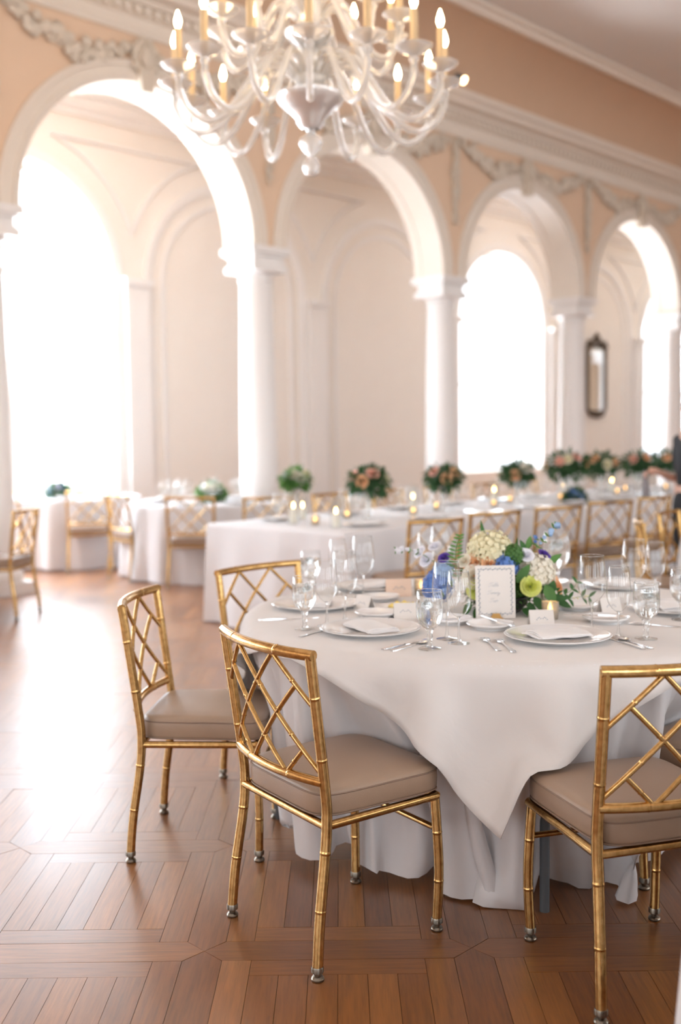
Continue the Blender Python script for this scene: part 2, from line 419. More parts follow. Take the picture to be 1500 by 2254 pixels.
V, F, UV, SD = [], [], [], []
for x, y, kd in [(c[1], c[2], c[3]) for c in cands[300:]] + far_boards:
    me, vs, fs, ax, cx, cy = BM[kd]; o = len(V); sd = random.random()
    tx, ty = random.uniform(-.0012, .0012), random.uniform(-.0012, .0012)
    V += [(x + a, y + b, c + a * tx + b * ty) for a, b, c in vs]
    for f in fs:
        F.append(tuple(k + o for k in f)); SD.append(sd)
        for k in f: UV += ([vs[k][0], vs[k][1]] if ax else [vs[k][1], vs[k][0]])
me = bpy.data.meshes.new('parquet_boards'); me.from_pydata(V, [], F); me.materials.append(M['wood']); finish_board(me, UV)
at = me.attributes.new('board_seed', 'FLOAT', 'FACE'); at.data.foreach_set('value', SD)
tag(link('parquet_boards', me, floor), kind='stuff')

# ------------------------------------------------------------------ hall shell
ZS, RA, ZT = 3.76, 1.50, 6.30            # springing, arch radius, top of the arcade wall
def arc(c, r, a0, a1, n):
    return [(c + r * math.cos(a0 + (a1 - a0) * i / n), r * math.sin(a0 + (a1 - a0) * i / n)) for i in range(n + 1)]
def pierced_wall(mb, fn, a0, a1, openings, ztop, depth, zbot=0.0, n=28):
    """inner face at depth 0 plus the reveals; openings (centre, radius, springing, sill or None)"""
    cur = a0
    def quad(p): mb.add([fn(*q) for q in p], [(0, 1, 2, 3)])
    for (c, r, zs, sill) in sorted(openings):
        zb = zbot if sill is not None else zs
        if c - r > cur: quad([(cur, 0, zbot if sill is not None else zs), (c - r, 0, zbot if sill is not None else zs), (c - r, 0, ztop), (cur, 0, ztop)])
        pts = [(x, zs + z) for x, z in arc(c, r, PI, 0, n)]
        for (x1, z1), (x2, z2) in zip(pts, pts[1:]):
            quad([(x1, 0, z1), (x2, 0, z2), (x2, 0, ztop), (x1, 0, ztop)])
            quad([(x1, 0, z1), (x1, depth, z1), (x2, depth, z2), (x2, 0, z2)])
        if sill is not None:
            quad([(c - r, 0, zbot), (c + r, 0, zbot), (c + r, 0, sill), (c - r, 0, sill)])
            quad([(c - r, 0, sill), (c + r, 0, sill), (c + r, depth, sill), (c - r, depth, sill)])
            for sx in (-r, r): quad([(c + sx, 0, sill), (c + sx, depth, sill), (c + sx, depth, zs), (c + sx, 0, zs)])
        cur = c + r
    if cur < a1: quad([(cur, 0, zbot), (a1, 0, zbot), (a1, 0, ztop), (cur, 0, ztop)])
# arcade wall: hall side, gallery side and soffits
mb = MB()
arc_open = [((k + .5) * BAY, RA, ZS, None) for k in range(-5, 8)]
def arcfn(D0): return lambda a, d, z: hall(a, D0 + d, z)
T0, T1 = END_T, 7.5 * BAY + RA + 1.2
for side in (0, 1):
    D0 = -.25 if side == 0 else .25
    cur = T0
    for (c, r, zs, s_) in arc_open:
        pts = [(x, zs + z) for x, z in arc(c, r, PI, 0, 32)]
        mb.add([hall(cur, D0, zs), hall(c - r, D0, zs), hall(c - r, D0, ZT), hall(cur, D0, ZT)], [(0, 1, 2, 3)])
        if side == 0 and c - r > cur:
            mb.add([hall(cur, -.25, zs), hall(c - r, -.25, zs), hall(c - r, .25, zs), hall(cur, .25, zs)], [(0, 1, 2, 3)])
        for (x1, z1), (x2, z2) in zip(pts, pts[1:]):
            mb.add([hall(x1, D0, z1), hall(x2, D0, z2), hall(x2, D0, ZT), hall(x1, D0, ZT)], [(0, 1, 2, 3)])
        cur = c + r
    mb.add([hall(cur, D0, ZS), hall(T1, D0, ZS), hall(T1, D0, ZT), hall(cur, D0, ZT)], [(0, 1, 2, 3)])
tag(mb.build('wall_arcade', M['peach'], smooth=0), 'peach plaster arcade wall above the row of white columns', 'wall', kind='structure')
# arches: white soffit lining + stepped archivolt on the hall side
ORD = ['first', 'second', 'third', 'fourth', 'fifth', 'sixth', 'seventh', 'eighth', 'ninth', 'tenth', 'eleventh']
tn = 0
for k in range(-2, 5):
    tn += 1
    c = (k + .5) * BAY
    path = []
    for i in range(41):
        a = PI * i / 40
        path.append((hall(c, 0, ZS), HD * math.cos(a) + Vector((0, 0, math.sin(a))), HN))
    prof = [(RA - .022, .262), (RA + .14, .262), (RA + .14, .25), (RA + .004, .24), (RA + .004, -.24), (RA + .20, -.25), (RA + .20, -.285), (RA + .175, -.305),
            (RA + .135, -.30), (RA + .13, -.275), (RA + .055, -.275), (RA + .05, -.30), (RA + .012, -.30), (RA - .022, -.275), (RA - .022, -.12), (RA - .012, -.11), (RA - .012, .11), (RA - .022, .12)]
    o = MB().sweep(path, prof).build('trim_%d' % tn, M['trim'], smooth=40)
    where = {-2: 'beyond the left edge of the view', -1: 'of the widest arch at the left', 0: 'of the arch behind the chandelier', 1: 'of the third arch, over the bright window', 2: 'of the fourth arch, over the mirror', 3: 'of the fifth arch at the right edge', 4: 'of the sixth arch past the right edge'}[k]
    tag(o, 'white moulded archivolt and soffit ' + where, 'arch', kind='structure')
# columns
def column_proto():
    r = empty('column')
    MB().box((0, 0, .06), (.60, .60, .12)).build('plinth', M['white'], r, 0)
    MB().lathe([(.29, .12), (.30, .15), (.30, .19), (.275, .22), (.255, .24), (.27, .27), (.27, .30), (.245, .32), (.24, .35)], 32, capt=True).build('base', M['white'], r, 50)
    pr = [(.228 - .036 * max(0, (i / 14 - .15)) ** 1.3 / .85 ** 1.3 * 1.0, .34 + i / 14 * 3.05) for i in range(15)]
    MB().lathe(pr, 36).build('shaft', M['white'], r, 60)
    cp = MB().lathe([(.192, 3.36), (.215, 3.37), (.215, 3.395), (.195, 3.405), (.195, 3.44), (.22, 3.445), (.25, 3.475)], 36)
    cap = cp.build('capital', M['white'], r, 50)
    MB().box((0, 0, 3.505), (.54, .54, .07)).box((0, 0, 3.55), (.50, .50, .03)).build('abacus', M['white'], cap, 0)
    MB().box((0, 0, 3.605), (.46, .46, .10)).box((0, 0, 3.665), (.52, .52, .03)).box((0, 0, 3.72), (.60, .60, .08)).build('impost_block', M['white'], r, 0)
    return r
colp = column_proto()
CN = {-2: 'white column just beyond the left edge', -1: 'white column cut by the left edge of the view', 0: 'white column between the two widest arches', 1: 'white column left of the bright middle window',
      2: 'white column left of the gilt mirror', 3: 'white column at the right edge of the view', 4: 'white column past the right edge of the view'}
for k in range(-4, 7):
    o = colp if k == -4 else copy_tree(colp)
    o.location = hall(k * BAY, 0, 0); o.rotation_euler = (0, 0, HA)
    tag(o, CN.get(k, 'white arcade column far outside the view' if k < 0 else 'white arcade column far down the hall'), 'column', 'arcade columns')
# cornice, cove and ceiling of the hall
def run(prof, t0, t1, name, m, label, cat, smooth=30):
    mb = MB(); n = len(prof)
    vs = [hall(t0, D, z) for D, z in prof] + [hall(t1, D, z) for D, z in prof]
    mb.add(vs, [(i, (i + 1) % n, n + (i + 1) % n, n + i) for i in range(n)] + [tuple(range(n)), tuple(range(2 * n - 1, n - 1, -1))])
    return tag(mb.build(name, m, smooth=smooth), label, cat, kind='structure')
TE = T1
corn = run([(-.2, 5.72), (-.275, 5.72), (-.285, 5.76), (-.275, 5.79), (-.265, 5.80), (-.265, 5.90), (-.30, 5.92), (-.30, 6.00), (-.36, 6.02), (-.38, 6.06), (-.50, 6.08), (-.52, 6.13), (-.58, 6.17), (-.60, 6.21), (-.60, 6.24), (-.2, 6.24)],
           T0, TE, 'trim_8', M['trim'], 'stepped cream cornice running above the arcade', 'cornice', 20)
dm = MB().box((0, 0, 0), (.07, .06, .075)).mesh('dentil', M['trim'], 0)
for i in range(150):
    link('dentil', dm, corn, hall(-4.6 + i * .125, -.325, 5.957), HA)
cp = [(-.54, 6.24)] + [(-.54 - .80 * (1 - math.cos(a * PI / 24)), 6.24 + .62 * math.sin(a * PI / 24)) for a in range(1, 13)]
cove = run(cp + [(-1.34, 6.98), (-.2, 6.98), (-.2, 6.24)], T0, TE, 'wall_cove', M['cove'], 'tan plaster cove curving up to the ceiling', 'cove', 60)
run([(-1.30, 6.84), (-1.38, 6.82), (-1.42, 6.845), (-1.44, 6.88), (-1.50, 6.885), (-1.50, 6.94), (-1.30, 6.94)], T0, TE, 'trim_9', M['trim'], 'slim moulding where the cove meets the ceiling', 'moulding')
tag(MB().add([hall(T0, -1.3, 6.93), hall(TE, -1.3, 6.93), hall(TE, BACK_D, 6.93), hall(T0, BACK_D, 6.93), hall(T0, -1.3, 7.03), hall(TE, -1.3, 7.03), hall(TE, BACK_D, 7.03), hall(T0, BACK_D, 7.03)],
             [(0, 1, 2, 3), (7, 6, 5, 4), (0, 4, 5, 1), (2, 6, 7, 3), (1, 5, 6, 2), (0, 3, 7, 4)]).build('ceiling', M['ceil'], smooth=0), 'pale grey plaster ceiling of the hall', 'ceiling', kind='structure')
# gallery behind the arcade: ceiling, outer wall, ends
WR, SILL = 1.40, .80
op = [((b + .5) * BAY + .14, WR, 3.72, SILL) for b in WIN_BAYS]
mb = MB(); pierced_wall(mb, lambda a, d, z: hall(a, OUT + d, z), T0, T1, op, 6.2, .45)
tag(mb.build('wall_outer', M['peach_pale'], smooth=0), 'pale peach outer wall of the window gallery', 'wall', kind='structure')
tag(MB().add([hall(T0, -.3, 6.16), hall(T1, -.3, 6.16), hall(T1, OUT + .4, 6.16), hall(T0, OUT + .4, 6.16)], [(0, 1, 2, 3)]).build('ceiling_gallery', M['white'], smooth=0), 'white ceiling of the gallery seen through the arches', 'ceiling', kind='structure')
run([(OUT, 5.80), (OUT - .05, 5.80), (OUT - .06, 5.86), (OUT - .12, 5.90), (OUT - .14, 6.0), (OUT - .22, 6.05), (OUT - .24, 6.17), (OUT, 6.17)], T0, T1, 'trim_10', M['white'], 'white cornice along the outer gallery wall', 'cornice')
tn = 10
BN = {-2: 'past the left edge', -1: 'around the big window at the left', 0: 'on the blank bay left of the second column', 1: 'on the blank bay behind the chandelier', 2: 'around the bright middle window', 3: 'around the mirror bay', 4: 'around the window at the right edge', 5: 'beyond the right edge'}
def halfring(c, r0, r1, d0, d1, legz, zs=3.72, n=32):
    """band of radius r0..r1 with straight legs down to legz, proud of the outer wall"""
    path = [(hall(c - 0, OUT, legz), -HD, HN)] + [(hall(c, OUT, zs), HD * math.cos(PI - PI * i / n) + Vector((0, 0, math.sin(PI - PI * i / n))), HN) for i in range(n + 1)] + [(hall(c, OUT, legz), HD, HN)]
    return MB().sweep(path, [(r0, -d0), (r0, .005), (r1, .005), (r1, -d1), ((r0 + r1) / 2, -d1 * 1.1)])
for b in range(-2, 6):
    c = (b + .5) * BAY + .14
    tn += 1
    o = halfring(c, WR + .02, WR + .16, .03, .055, 0.0).build('trim_%d' % tn, M['white'], smooth=40)
    tag(o, 'white arched surround ' + BN[b], 'moulding', kind='structure')
    if b not in WIN_BAYS:
        halfring(c, WR - .20, WR - .13, .02, .03, .35).build('panel_moulding', M['white'], o, 40)
for k in range(-2, 7):
    tp = k * BAY + .14
    nm = {-2: 'past the left edge', -1: 'left of the big window', 0: 'right of the big window at the left', 1: 'behind the chandelier, between two blank bays', 2: 'hidden behind the third column', 3: 'right of the bright middle window', 4: 'between mirror and last window', 5: 'beyond the right edge', 6: 'far beyond the right edge'}[k]
    p = empty('pilaster', hall(tp, OUT, 0), HA)
    tag(p, 'white wall pilaster ' + nm, 'pilaster', 'gallery pilasters', kind='structure')
    MB().box((0, -.06, 1.8), (.36, .14, 3.4)).build('shaft', M['white'], p, 0)
    MB().box((0, -.07, .16), (.44, .18, .32)).box((0, -.07, .36), (.40, .16, .08)).build('base', M['white'], p, 0)
    MB().box((0, -.06, 3.46), (.40, .16, .03)).box((0, -.06, 3.55), (.37, .15, .13)).box((0, -.07, 3.63), (.42, .19, .04)).box((0, -.08, 3.69), (.48, .23, .08)).build('capital', M['white'], p, 0)
    # curved spandrel panel above the pilaster
    R2 = 1.86; a0 = math.acos(BAY / 2 / R2) ; a1 = math.asin((5.50 - 3.72) / R2)
    cl, cr_ = tp - BAY / 2, tp + BAY / 2
    ptsL = [(cl + R2 * math.cos(a0 + (a1 - a0) * i / 14), 3.72 + R2 * math.sin(a0 + (a1 - a0) * i / 14)) for i in range(15)]
    ptsR = [(cr_ - R2 * math.cos(a0 + (a1 - a0) * i / 14), 3.72 + R2 * math.sin(a0 + (a1 - a0) * i / 14)) for i in range(14, 0, -1)]
    loop = ptsL + ptsR
    MB().tube([Vector((x - tp, -.012, z)) for x, z in loop], .032, 6, closed=True).build('spandrel_moulding', M['white'], p, 60)
# windows
wn = 0
def window(fn, c, r, zs, sill, label, n):
    root = empty('window_%d' % n, fn(c, .3, sill)); tag(root, label, 'window', kind='structure')
    inv = Matrix.Translation(-Vector(root.location))
    D = .30
    def add(name, mb, m, smooth=0): mb.v = [inv @ Vector(p) for p in mb.v]; return mb.build(name, m, root, smooth)
    def bar(a0, z0, a1, z1, w, d=.06):
        mb = MB(); dx, dz = a1 - a0, z1 - z0; L = math.hypot(dx, dz); ux, uz = -dz / L * w / 2, dx / L * w / 2
        P = [(a0 + ux, z0 + uz), (a1 + ux, z1 + uz), (a1 - ux, z1 - uz), (a0 - ux, z0 - uz)]
        return mb.prism(P, D - d / 2, D + d / 2, lambda x, z, h: fn(x, h, z))
    mb = MB()
    pts = [(c - r, sill)] + [(x, zs + z) for x, z in arc(c, r, PI, 0, 24)] + [(c + r, sill)]
    pin = [(c - r + .07, sill + .09)] + [(x, zs + z) for x, z in arc(c, r - .07, PI, 0, 24)] + [(c + r - .07, sill + .09)]
    k = len(pts)
    for i in range(k):
        j = (i + 1) % k
        mb.add([fn(pts[i][0], D - .04, pts[i][1]), fn(pts[j][0], D - .04, pts[j][1]), fn(pin[j][0], D - .04, pin[j][1]), fn(pin[i][0], D - .04, pin[i][1]),
                fn(pts[i][0], D + .04, pts[i][1]), fn(pts[j][0], D + .04, pts[j][1]), fn(pin[j][0], D + .04, pin[j][1]), fn(pin[i][0], D + .04, pin[i][1])],
               [(0, 1, 2, 3), (7, 6, 5, 4), (0, 4, 5, 1), (3, 2, 6, 7)])
    add('window_frame', mb, M['white'])
    mw = r * .575
    add('transom', bar(c - r, zs, c + r, zs, .07, .08), M['white'])
    add('meeting_rail', bar(c - r, 2.5, c + r, 2.5, .06, .08), M['white'])
    for x in (-mw, 0, mw): add('mullion', bar(c + x, sill, c + x, zs, .05), M['white'])
    add('mullion', bar(c, zs, c, zs + r, .045), M['white'])
    path = [(fn(c, D, zs), (fn(c + 1, D, zs) - fn(c, D, zs)) * math.cos(PI * i / 20) + Vector((0, 0, math.sin(PI * i / 20))), fn(c, 1, zs) - fn(c, 0, zs)) for i in range(21)]
    add('arched_muntin', MB().sweep(path, [(mw - .02, -.03), (mw + .02, -.03), (mw + .02, .03), (mw - .02, .03)]), M['white'])
    xs = [-r + .05, -mw, 0, mw, r - .05]
    def pane(poly): add('pane', MB().prism(poly, D - .003, D + .003, lambda x, z, h: fn(x, h, z)), M['pane'])
    for (z0, z1) in ((sill + .06, 2.47), (2.53, zs - .035)):
        for x0, x1 in zip(xs, xs[1:]): pane([(c + x0 + .025, z0), (c + x1 - .025, z0), (c + x1 - .025, z1), (c + x0 + .025, z1)])
    for sgn in (-1, 1):
        A = [(c + sgn * x, zs + .04 + z) for x, z in arc(0, mw - .04, 0, PI / 2, 10)]
        pane([(c, zs + .04)] + A)
        B1 = [(c + sgn * x, zs + .035 + z) for x, z in arc(0, mw + .03, 0, PI / 2, 10)]
        B2 = [(c + sgn * x, zs + .035 + z) for x, z in arc(0, r - .07, PI / 2, 0, 10)]
        pane(B1 + B2)
    return root
WL = {-1: 'big bright arched window at the left, behind the first arch', 2: 'bright arched window in the middle of the gallery', 4: 'bright arched window at the right edge of the view'}
for b in WIN_BAYS:
    wn += 1
    window(lambda a, d, z: hall(a, OUT + d, z), (b + .5) * BAY + .14, WR, 3.72, SILL, WL.get(b, 'arched gallery window out of view, bay %s' % ('left of the first arch' if b < 0 else 'past the right edge')), wn)
# the sides of the hall behind and beside the camera
mb = MB(); pierced_wall(mb, lambda a, d, z: hall(a, BACK_D - d, z), T0, T1, [(t, 1.15, 3.6, .9) for t in BACK_WINDOWS], 6.95, .3)
tag(mb.build('wall_back', M['peach'], smooth=0), 'peach wall with tall windows behind the camera', 'wall', kind='structure')
mb = MB(); pierced_wall(mb, lambda a, d, z: hall(END_T - d, a, z), BACK_D, OUT + .4, [(D, 1.15, 3.6, .9) for D in END_WINDOWS], 6.95, .3)
tag(mb.build('wall_end', M['peach'], smooth=0), 'peach end wall with windows left of the camera', 'wall', kind='structure')
tag(MB().add([hall(T1, BACK_D, 0), hall(T1, OUT + .4, 0), hall(T1, OUT + .4, 6.95), hall(T1, BACK_D, 6.95)], [(0, 1, 2, 3)]).build('wall_far', M['peach'], smooth=0), 'plain peach wall at the far right end of the hall', 'wall', kind='structure')

# ------------------------------------------------------------------ gilt bamboo-style chairs
CH = dict(wr=.242, wf=.211, df=.457, wt=.240, dt=-.010, h=.915, ws=.229, ds=.043, hs=.422, wc=.220, dc=.465)
def bamboo(pts, r, rings, n=10, seg=None):
    """tube with thin raised joints at the given fractions"""
    P = [Vector(p) for p in pts]
    L = [0]
    for a, b in zip(P, P[1:]): L.append(L[-1] + (b - a).length)
    def at(s):
        s *= L[-1]
        for i in range(len(P) - 1):
            if s <= L[i + 1] + 1e-9: return P[i].lerp(P[i + 1], (s - L[i]) / max(1e-9, L[i + 1] - L[i]))
        return P[-1]
    ss = [(l / L[-1], r) for l in L]
    e = .0014 / L[-1]
    for q in rings: ss += [(q - 5 * e, r), (q - 2 * e, r), (q - e, r + .0009), (q + e, r + .0009), (q + 2 * e, r), (q + 5 * e, r)]
    ss.sort()
    return MB().tube([at(a) for a, _ in ss], [b for _, b in ss], n)
def smooth_path(P, n=6):
    P = [Vector(p) for p in P]; out = []
    for i in range(len(P) - 1):
        p0, p1, p2, p3 = P[max(i - 1, 0)], P[i], P[i + 1], P[min(i + 2, len(P) - 1)]
        for k in range(n):
            t = k / n
            out.append(.5 * ((2 * p1) + (p2 - p0) * t + (2 * p0 - 5 * p1 + 4 * p2 - p3) * t * t + (3 * p1 - p0 - 3 * p2 + p3) * t ** 3))
    out.append(P[-1]); return out
def chair_proto():
    c = CH; root = empty('banquet_chair')
    BOW = .040
    ZL, ZH = .548, c['h'] - .014
    def back_y(x, z):     # back surface: leans and bows
        f = (z - .50) / (c['h'] - .50)
        y0 = c['ds'] + (c['dt'] - c['ds']) * max(0, f) ** 1.0
        w = .236
        return y0 - BOW * (1 - (x / w) ** 2)
    def wpost(z): return c['ws'] + (c['wt'] - c['ws']) * (z - .422) / (c['h'] - .422)
    glide_m = MB().lathe([(.0165, .040), (.018, .036), (.018, .024), (.011, .020), (.010, .014), (.016, .011), (.019, .006), (.018, .001), (.012, 0)], 14, capb=True, capt=True).mesh('glide', M['glide'], 40)
    for sx in (-1, 1):
        pts = smooth_path([(sx * c['wr'], 0, .03), (sx * (c['wr'] - .004), .012, .16), (sx * c['ws'], c['ds'] - .004, .34), (sx * c['ws'], c['ds'] + .003, .44), (sx * (c['ws'] + .002), c['ds'] - .004, .54), (sx * c['wt'], c['dt'], c['h'])], 5)
        l = bamboo(pts, .0158, (.18, .36, .66, .86)).build('rear_post', M['gold'], root)
        link('glide', glide_m, l, (sx * c['wr'], 0, 0))
        pts = smooth_path([(sx * c['wf'], c['df'], .03), (sx * (c['wf'] + .006), c['df'] + .004, .18), (sx * (c['wf'] + .004), c['df'] + .0, .30), (sx * (c['wf'] - .002), c['df'] - .004, .415)], 5)
        l = bamboo(pts, .0150, (.33, .72)).build('front_leg', M['gold'], root)
        link('glide', glide_m, l, (sx * c['wf'], c['df'], 0))
        MB().tube([(sx * c['ws'], c['ds'], c['hs']), (sx * c['wc'], c['dc'] - .012, c['hs'])], .0125, 10).build('seat_rail', M['gold'], root)
    MB().tube([(-c['ws'], c['ds'], c['hs']), (c['ws'], c['ds'], c['hs'])], .0125, 10).build('seat_rail', M['gold'], root)
    MB().tube([(-c['wc'], c['dc'] - .012, c['hs']), (c['wc'], c['dc'] - .012, c['hs'])], .0125, 10).build('seat_rail', M['gold'], root)
    MB().tube([(-c['wf'], c['df'] - .002, .318), (c['wf'], c['df'] - .002, .318)], .0095, 8).build('stretcher', M['gold'], root)
    for z, w, nm in ((c['h'] - .004, c['wt'] + .012, 'top_rail'), (ZL, wpost(ZL), 'back_rail')):
        pts = [(w * (i / 8 - 1), back_y(w * (i / 8 - 1) * .98, z), z) for i in range(17)]
        bamboo(pts, .0158 if nm == 'top_rail' else .0140, (.27, .73)).build(nm, M['gold'], root)
    def P(u, v):
        z = ZH - v * (ZH - ZL); w = wpost(z) - .006
        x = (u * 2 - 1) * w
        return Vector((x, back_y(x, z) + .001, z))
    bars = [((.3, 0), (0, .4)), ((.7, 0), (0, .933)), ((.3, 1), (.875, .233)), ((.7, 1), (.875, .767)), ((.7, 0), (1, .4)), ((.3, 0), (1, .933)), ((.7, 1), (.125, .233)), ((.3, 1), (.125, .767))]
    for a, b in bars:
        k = 7
        pts = [P(a[0] + (b[0] - a[0]) * i / k, a[1] + (b[1] - a[1]) * i / k) for i in range(k + 1)]
        bamboo(pts, .0074, (.33, .70) if abs(a[0] - b[0]) > .4 else (.5,), 8).build('lattice_bar', M['gold'], root)
    # cushion: rounded trapezoid, slightly domed
    N = 22
    def ring(sc, z, e=7.0):
        out = []
        for j in range(4 * N):
            a = 2 * PI * j / (4 * N); ca, sa = math.cos(a), math.sin(a)
            rr = (abs(ca) ** e + abs(sa) ** e) ** (-1 / e)
            u, v = rr * ca, rr * sa
            y = .258 + v * .226 * sc; w = (.216 + .014 * (v + 1) / 2)
            out.append(Vector((u * (w - (1 - sc) * .21), y, z)))
        return out
    rings = [ring(.93, .437), ring(.985, .440), ring(1.0, .450), ring(1.005, .478), ring(1.0, .497), ring(.985, .508), ring(.95, .515), ring(.85, .520), ring(.6, .524), ring(.3, .526)]
    mb = MB(); n = 4 * N
    vs = [p for r_ in rings for p in r_]
    mb.add(vs, [(i * n + j, i * n + (j + 1) % n, (i + 1) * n + (j + 1) % n, (i + 1) * n + j) for i in range(len(rings) - 1) for j in range(n)] + [tuple(range(n - 1, -1, -1)), tuple((len(rings) - 1) * n + j for j in range(n))])
    cu = mb.build('seat_cushion', M['vinyl'], root, 60)
    for zz, sc in ((.500, 1.0), (.441, .995)):
        MB().tube(ring(sc, zz), .0028, 5, closed=True).build('piping', M['piping'], cu, 180)
    return root
chair0 = chair_proto()
def face(ax, ay): return math.atan2(-ax, ay)      # rotation that points local +y along (ax, ay)
def chair_from_back(p, q, tx, ty):
    """back corners p, q in plan and the side the chair faces"""
    mx, my = (p[0] + q[0]) / 2, (p[1] + q[1]) / 2
    dx, dy = q[0] - p[0], q[1] - p[1]; L = math.hypot(dx, dy); nx, ny = -dy / L, dx / L
    if nx * tx + ny * ty < 0: nx, ny = -nx, -ny
    return (mx + .01 * nx, my + .01 * ny), math.degrees(face(nx, ny))
chairs = [
    ((-.217, 2.987), -55.1, 'gold bamboo-style chair with taupe seat, nearest and in full view', 'chairs at the near round table'),
    ((-.743, 3.857), -94.4, 'gold lattice chair seen side-on, leftmost at the near round table', 'chairs at the near round table'),
    ((.882, 2.628), 16.3, 'gold lattice chair cut by the right edge in the foreground', 'chairs at the near round table'),
    ((-.366, 4.708), -133.8, 'gold lattice chair behind the left rim of the near round table', 'chairs at the near round table'),
    ((1.455, 3.155), 43.0, 'gold chair of which only a leg shows under the near table at right', 'chairs at the near round table'),
]
lt = [((.481, 7.107), (.853, 7.373)), ((.997, 7.792), (1.36, 8.023)), ((1.594, 8.294), (1.94, 8.508)), ((2.165, 8.883), (2.508, 9.073)), ((2.74, 9.436), (3.06, 9.70)), ((3.32, 10.0), (3.64, 10.29)), ((3.9, 10.6), (4.22, 10.89))]
for i, (p, q) in enumerate(lt):
    loc, a = chair_from_back(p, q, -1, 1)
    chairs.append((loc, a, ['gold chair at the near end of the long table, left behind the flowers', 'gold chair at the long table, second from its near end', 'gold chair at the long table, third from its near end', 'gold chair at the long table, fourth from its near end', 'gold chair at the long table beside the person in black',
                            'gold chair at the long table just past the right edge', 'gold chair at the long table far past the right edge'][i], 'chairs along the long table'))
for loc, a, lb, gr in [
    ((2.03, 6.98), face(.97, -.24), 'gold chair with bright gleaming top rail at the right, nearer one', 'chairs at the table right of view'),
    ((2.44, 7.70), face(.82, -.57), 'gold chair with lattice back in front of the person in black', 'chairs at the table right of view'),
    ((-2.69, 8.87), face(-.99, .12), 'gold chair at the left edge of the view, turned away', 'chairs of the far left tables'),
    ((-2.86, 11.80), face(-.25, .97), 'gold chair before the window table, between the left edge chair and white cloths', 'chairs of the far left tables'),
    ((-2.38, 11.08), face(.77, .64), 'gold chair with sunlit seat left of the white flower table', 'chairs of the far left tables'),
    ((-1.50, 10.38), face(.02, 1), 'gold chair seen from behind at the white flower table', 'chairs of the far left tables'),
    ((-.72, 10.25), face(-.35, .94), 'gold chair half hidden behind the end of the long table', 'chairs of the far left tables'),
    ((-.10, 10.75), face(.70, -.71), 'gold chair across the long table, near its end', 'chairs on the far side of the long table'),
    ((.52, 11.40), face(.70, -.71), 'gold chair across the long table behind the first tall flowers', 'chairs on the far side of the long table'),
    ((1.14, 12.05), face(.70, -.71), 'gold chair across the long table behind the second tall flowers', 'chairs on the far side of the long table'),
    ((1.76, 12.7), face(.70, -.71), 'gold chair across the long table behind the third tall flowers', 'chairs on the far side of the long table'),
    ((2.38, 13.35), face(.70, -.71), 'gold chair across the long table behind the largest flowers', 'chairs on the far side of the long table'),
    ((-3.9, 12.1), face(.60, .80), 'gold chair between the left column and the window table', 'chairs of the far left tables')]:
    chairs.append((loc, math.degrees(a), lb, gr))
for i, (loc, a, lb, gr) in enumerate(chairs):
    o = chair0 if i == 0 else copy_tree(chair0)
    o.location = (loc[0], loc[1], 0.001); o.rotation_euler = (0, 0, math.radians(a)); tag(o, lb, 'chair', gr)

# ------------------------------------------------------------------ cloth: small position-based simulation
TZ = .81
def pbd(P, pinned, groups, steps, iters, collide, grav=.00062, damp=.975, bend=()):
    X = P.copy(); Xp = P.copy(); w = np.where(pinned, 0.0, 1.0)
    for st in range(steps):
        vel = (X - Xp) * damp; vel = np.clip(vel, -.03, .03)
        Xp = X.copy(); X = X + vel * w[:, None]; X[:, 2] -= grav * w
        for it in range(iters):
            for (i, j, L, k, mode) in groups:
                d = X[j] - X[i]; l = np.sqrt((d * d).sum(1)) + 1e-9
                df = (l - L) / l
                if mode: df = np.minimum(df, 0)
                ws = w[i] + w[j]; ws = np.where(ws == 0, 1, ws)
                c = d * (df * k / ws)[:, None]
                X[i] += c * w[i][:, None]; X[j] -= c * w[j][:, None]
            X = collide(X, pinned, P)
    return X
def chair_push(X, only, pinned, lift, margin=.012, top=.535):
    for ci in only:
        (lx, ly), a = chairs[ci][0], math.radians(chairs[ci][1])
        c, s = math.cos(a), math.sin(a)
        dx, dy = X[:, 0] - lx, X[:, 1] - ly
        u, v = dx * c + dy * s, -dx * s + dy * c
        ins = (np.abs(u) < .235 + margin) & (v > -.05) & (v < .485 + margin) & (X[:, 2] < top) & ~pinned
        if lift:
            up = ins & (X[:, 2] > .43); X[up, 2] = top; ins = ins & ~up
        # push out of the nearest side (front or flank)
        df = .485 + margin - v; dl = .235 + margin - np.abs(u)
        fr = ins & (df <= dl * 1.8); sd = ins & ~fr
        v2 = np.where(fr, .485 + margin, v); u2 = np.where(sd, np.sign(u) * (.235 + margin), u)
        X[:, 0] = lx + u2 * c - v2 * s; X[:, 1] = ly + u2 * s + v2 * c
    return X
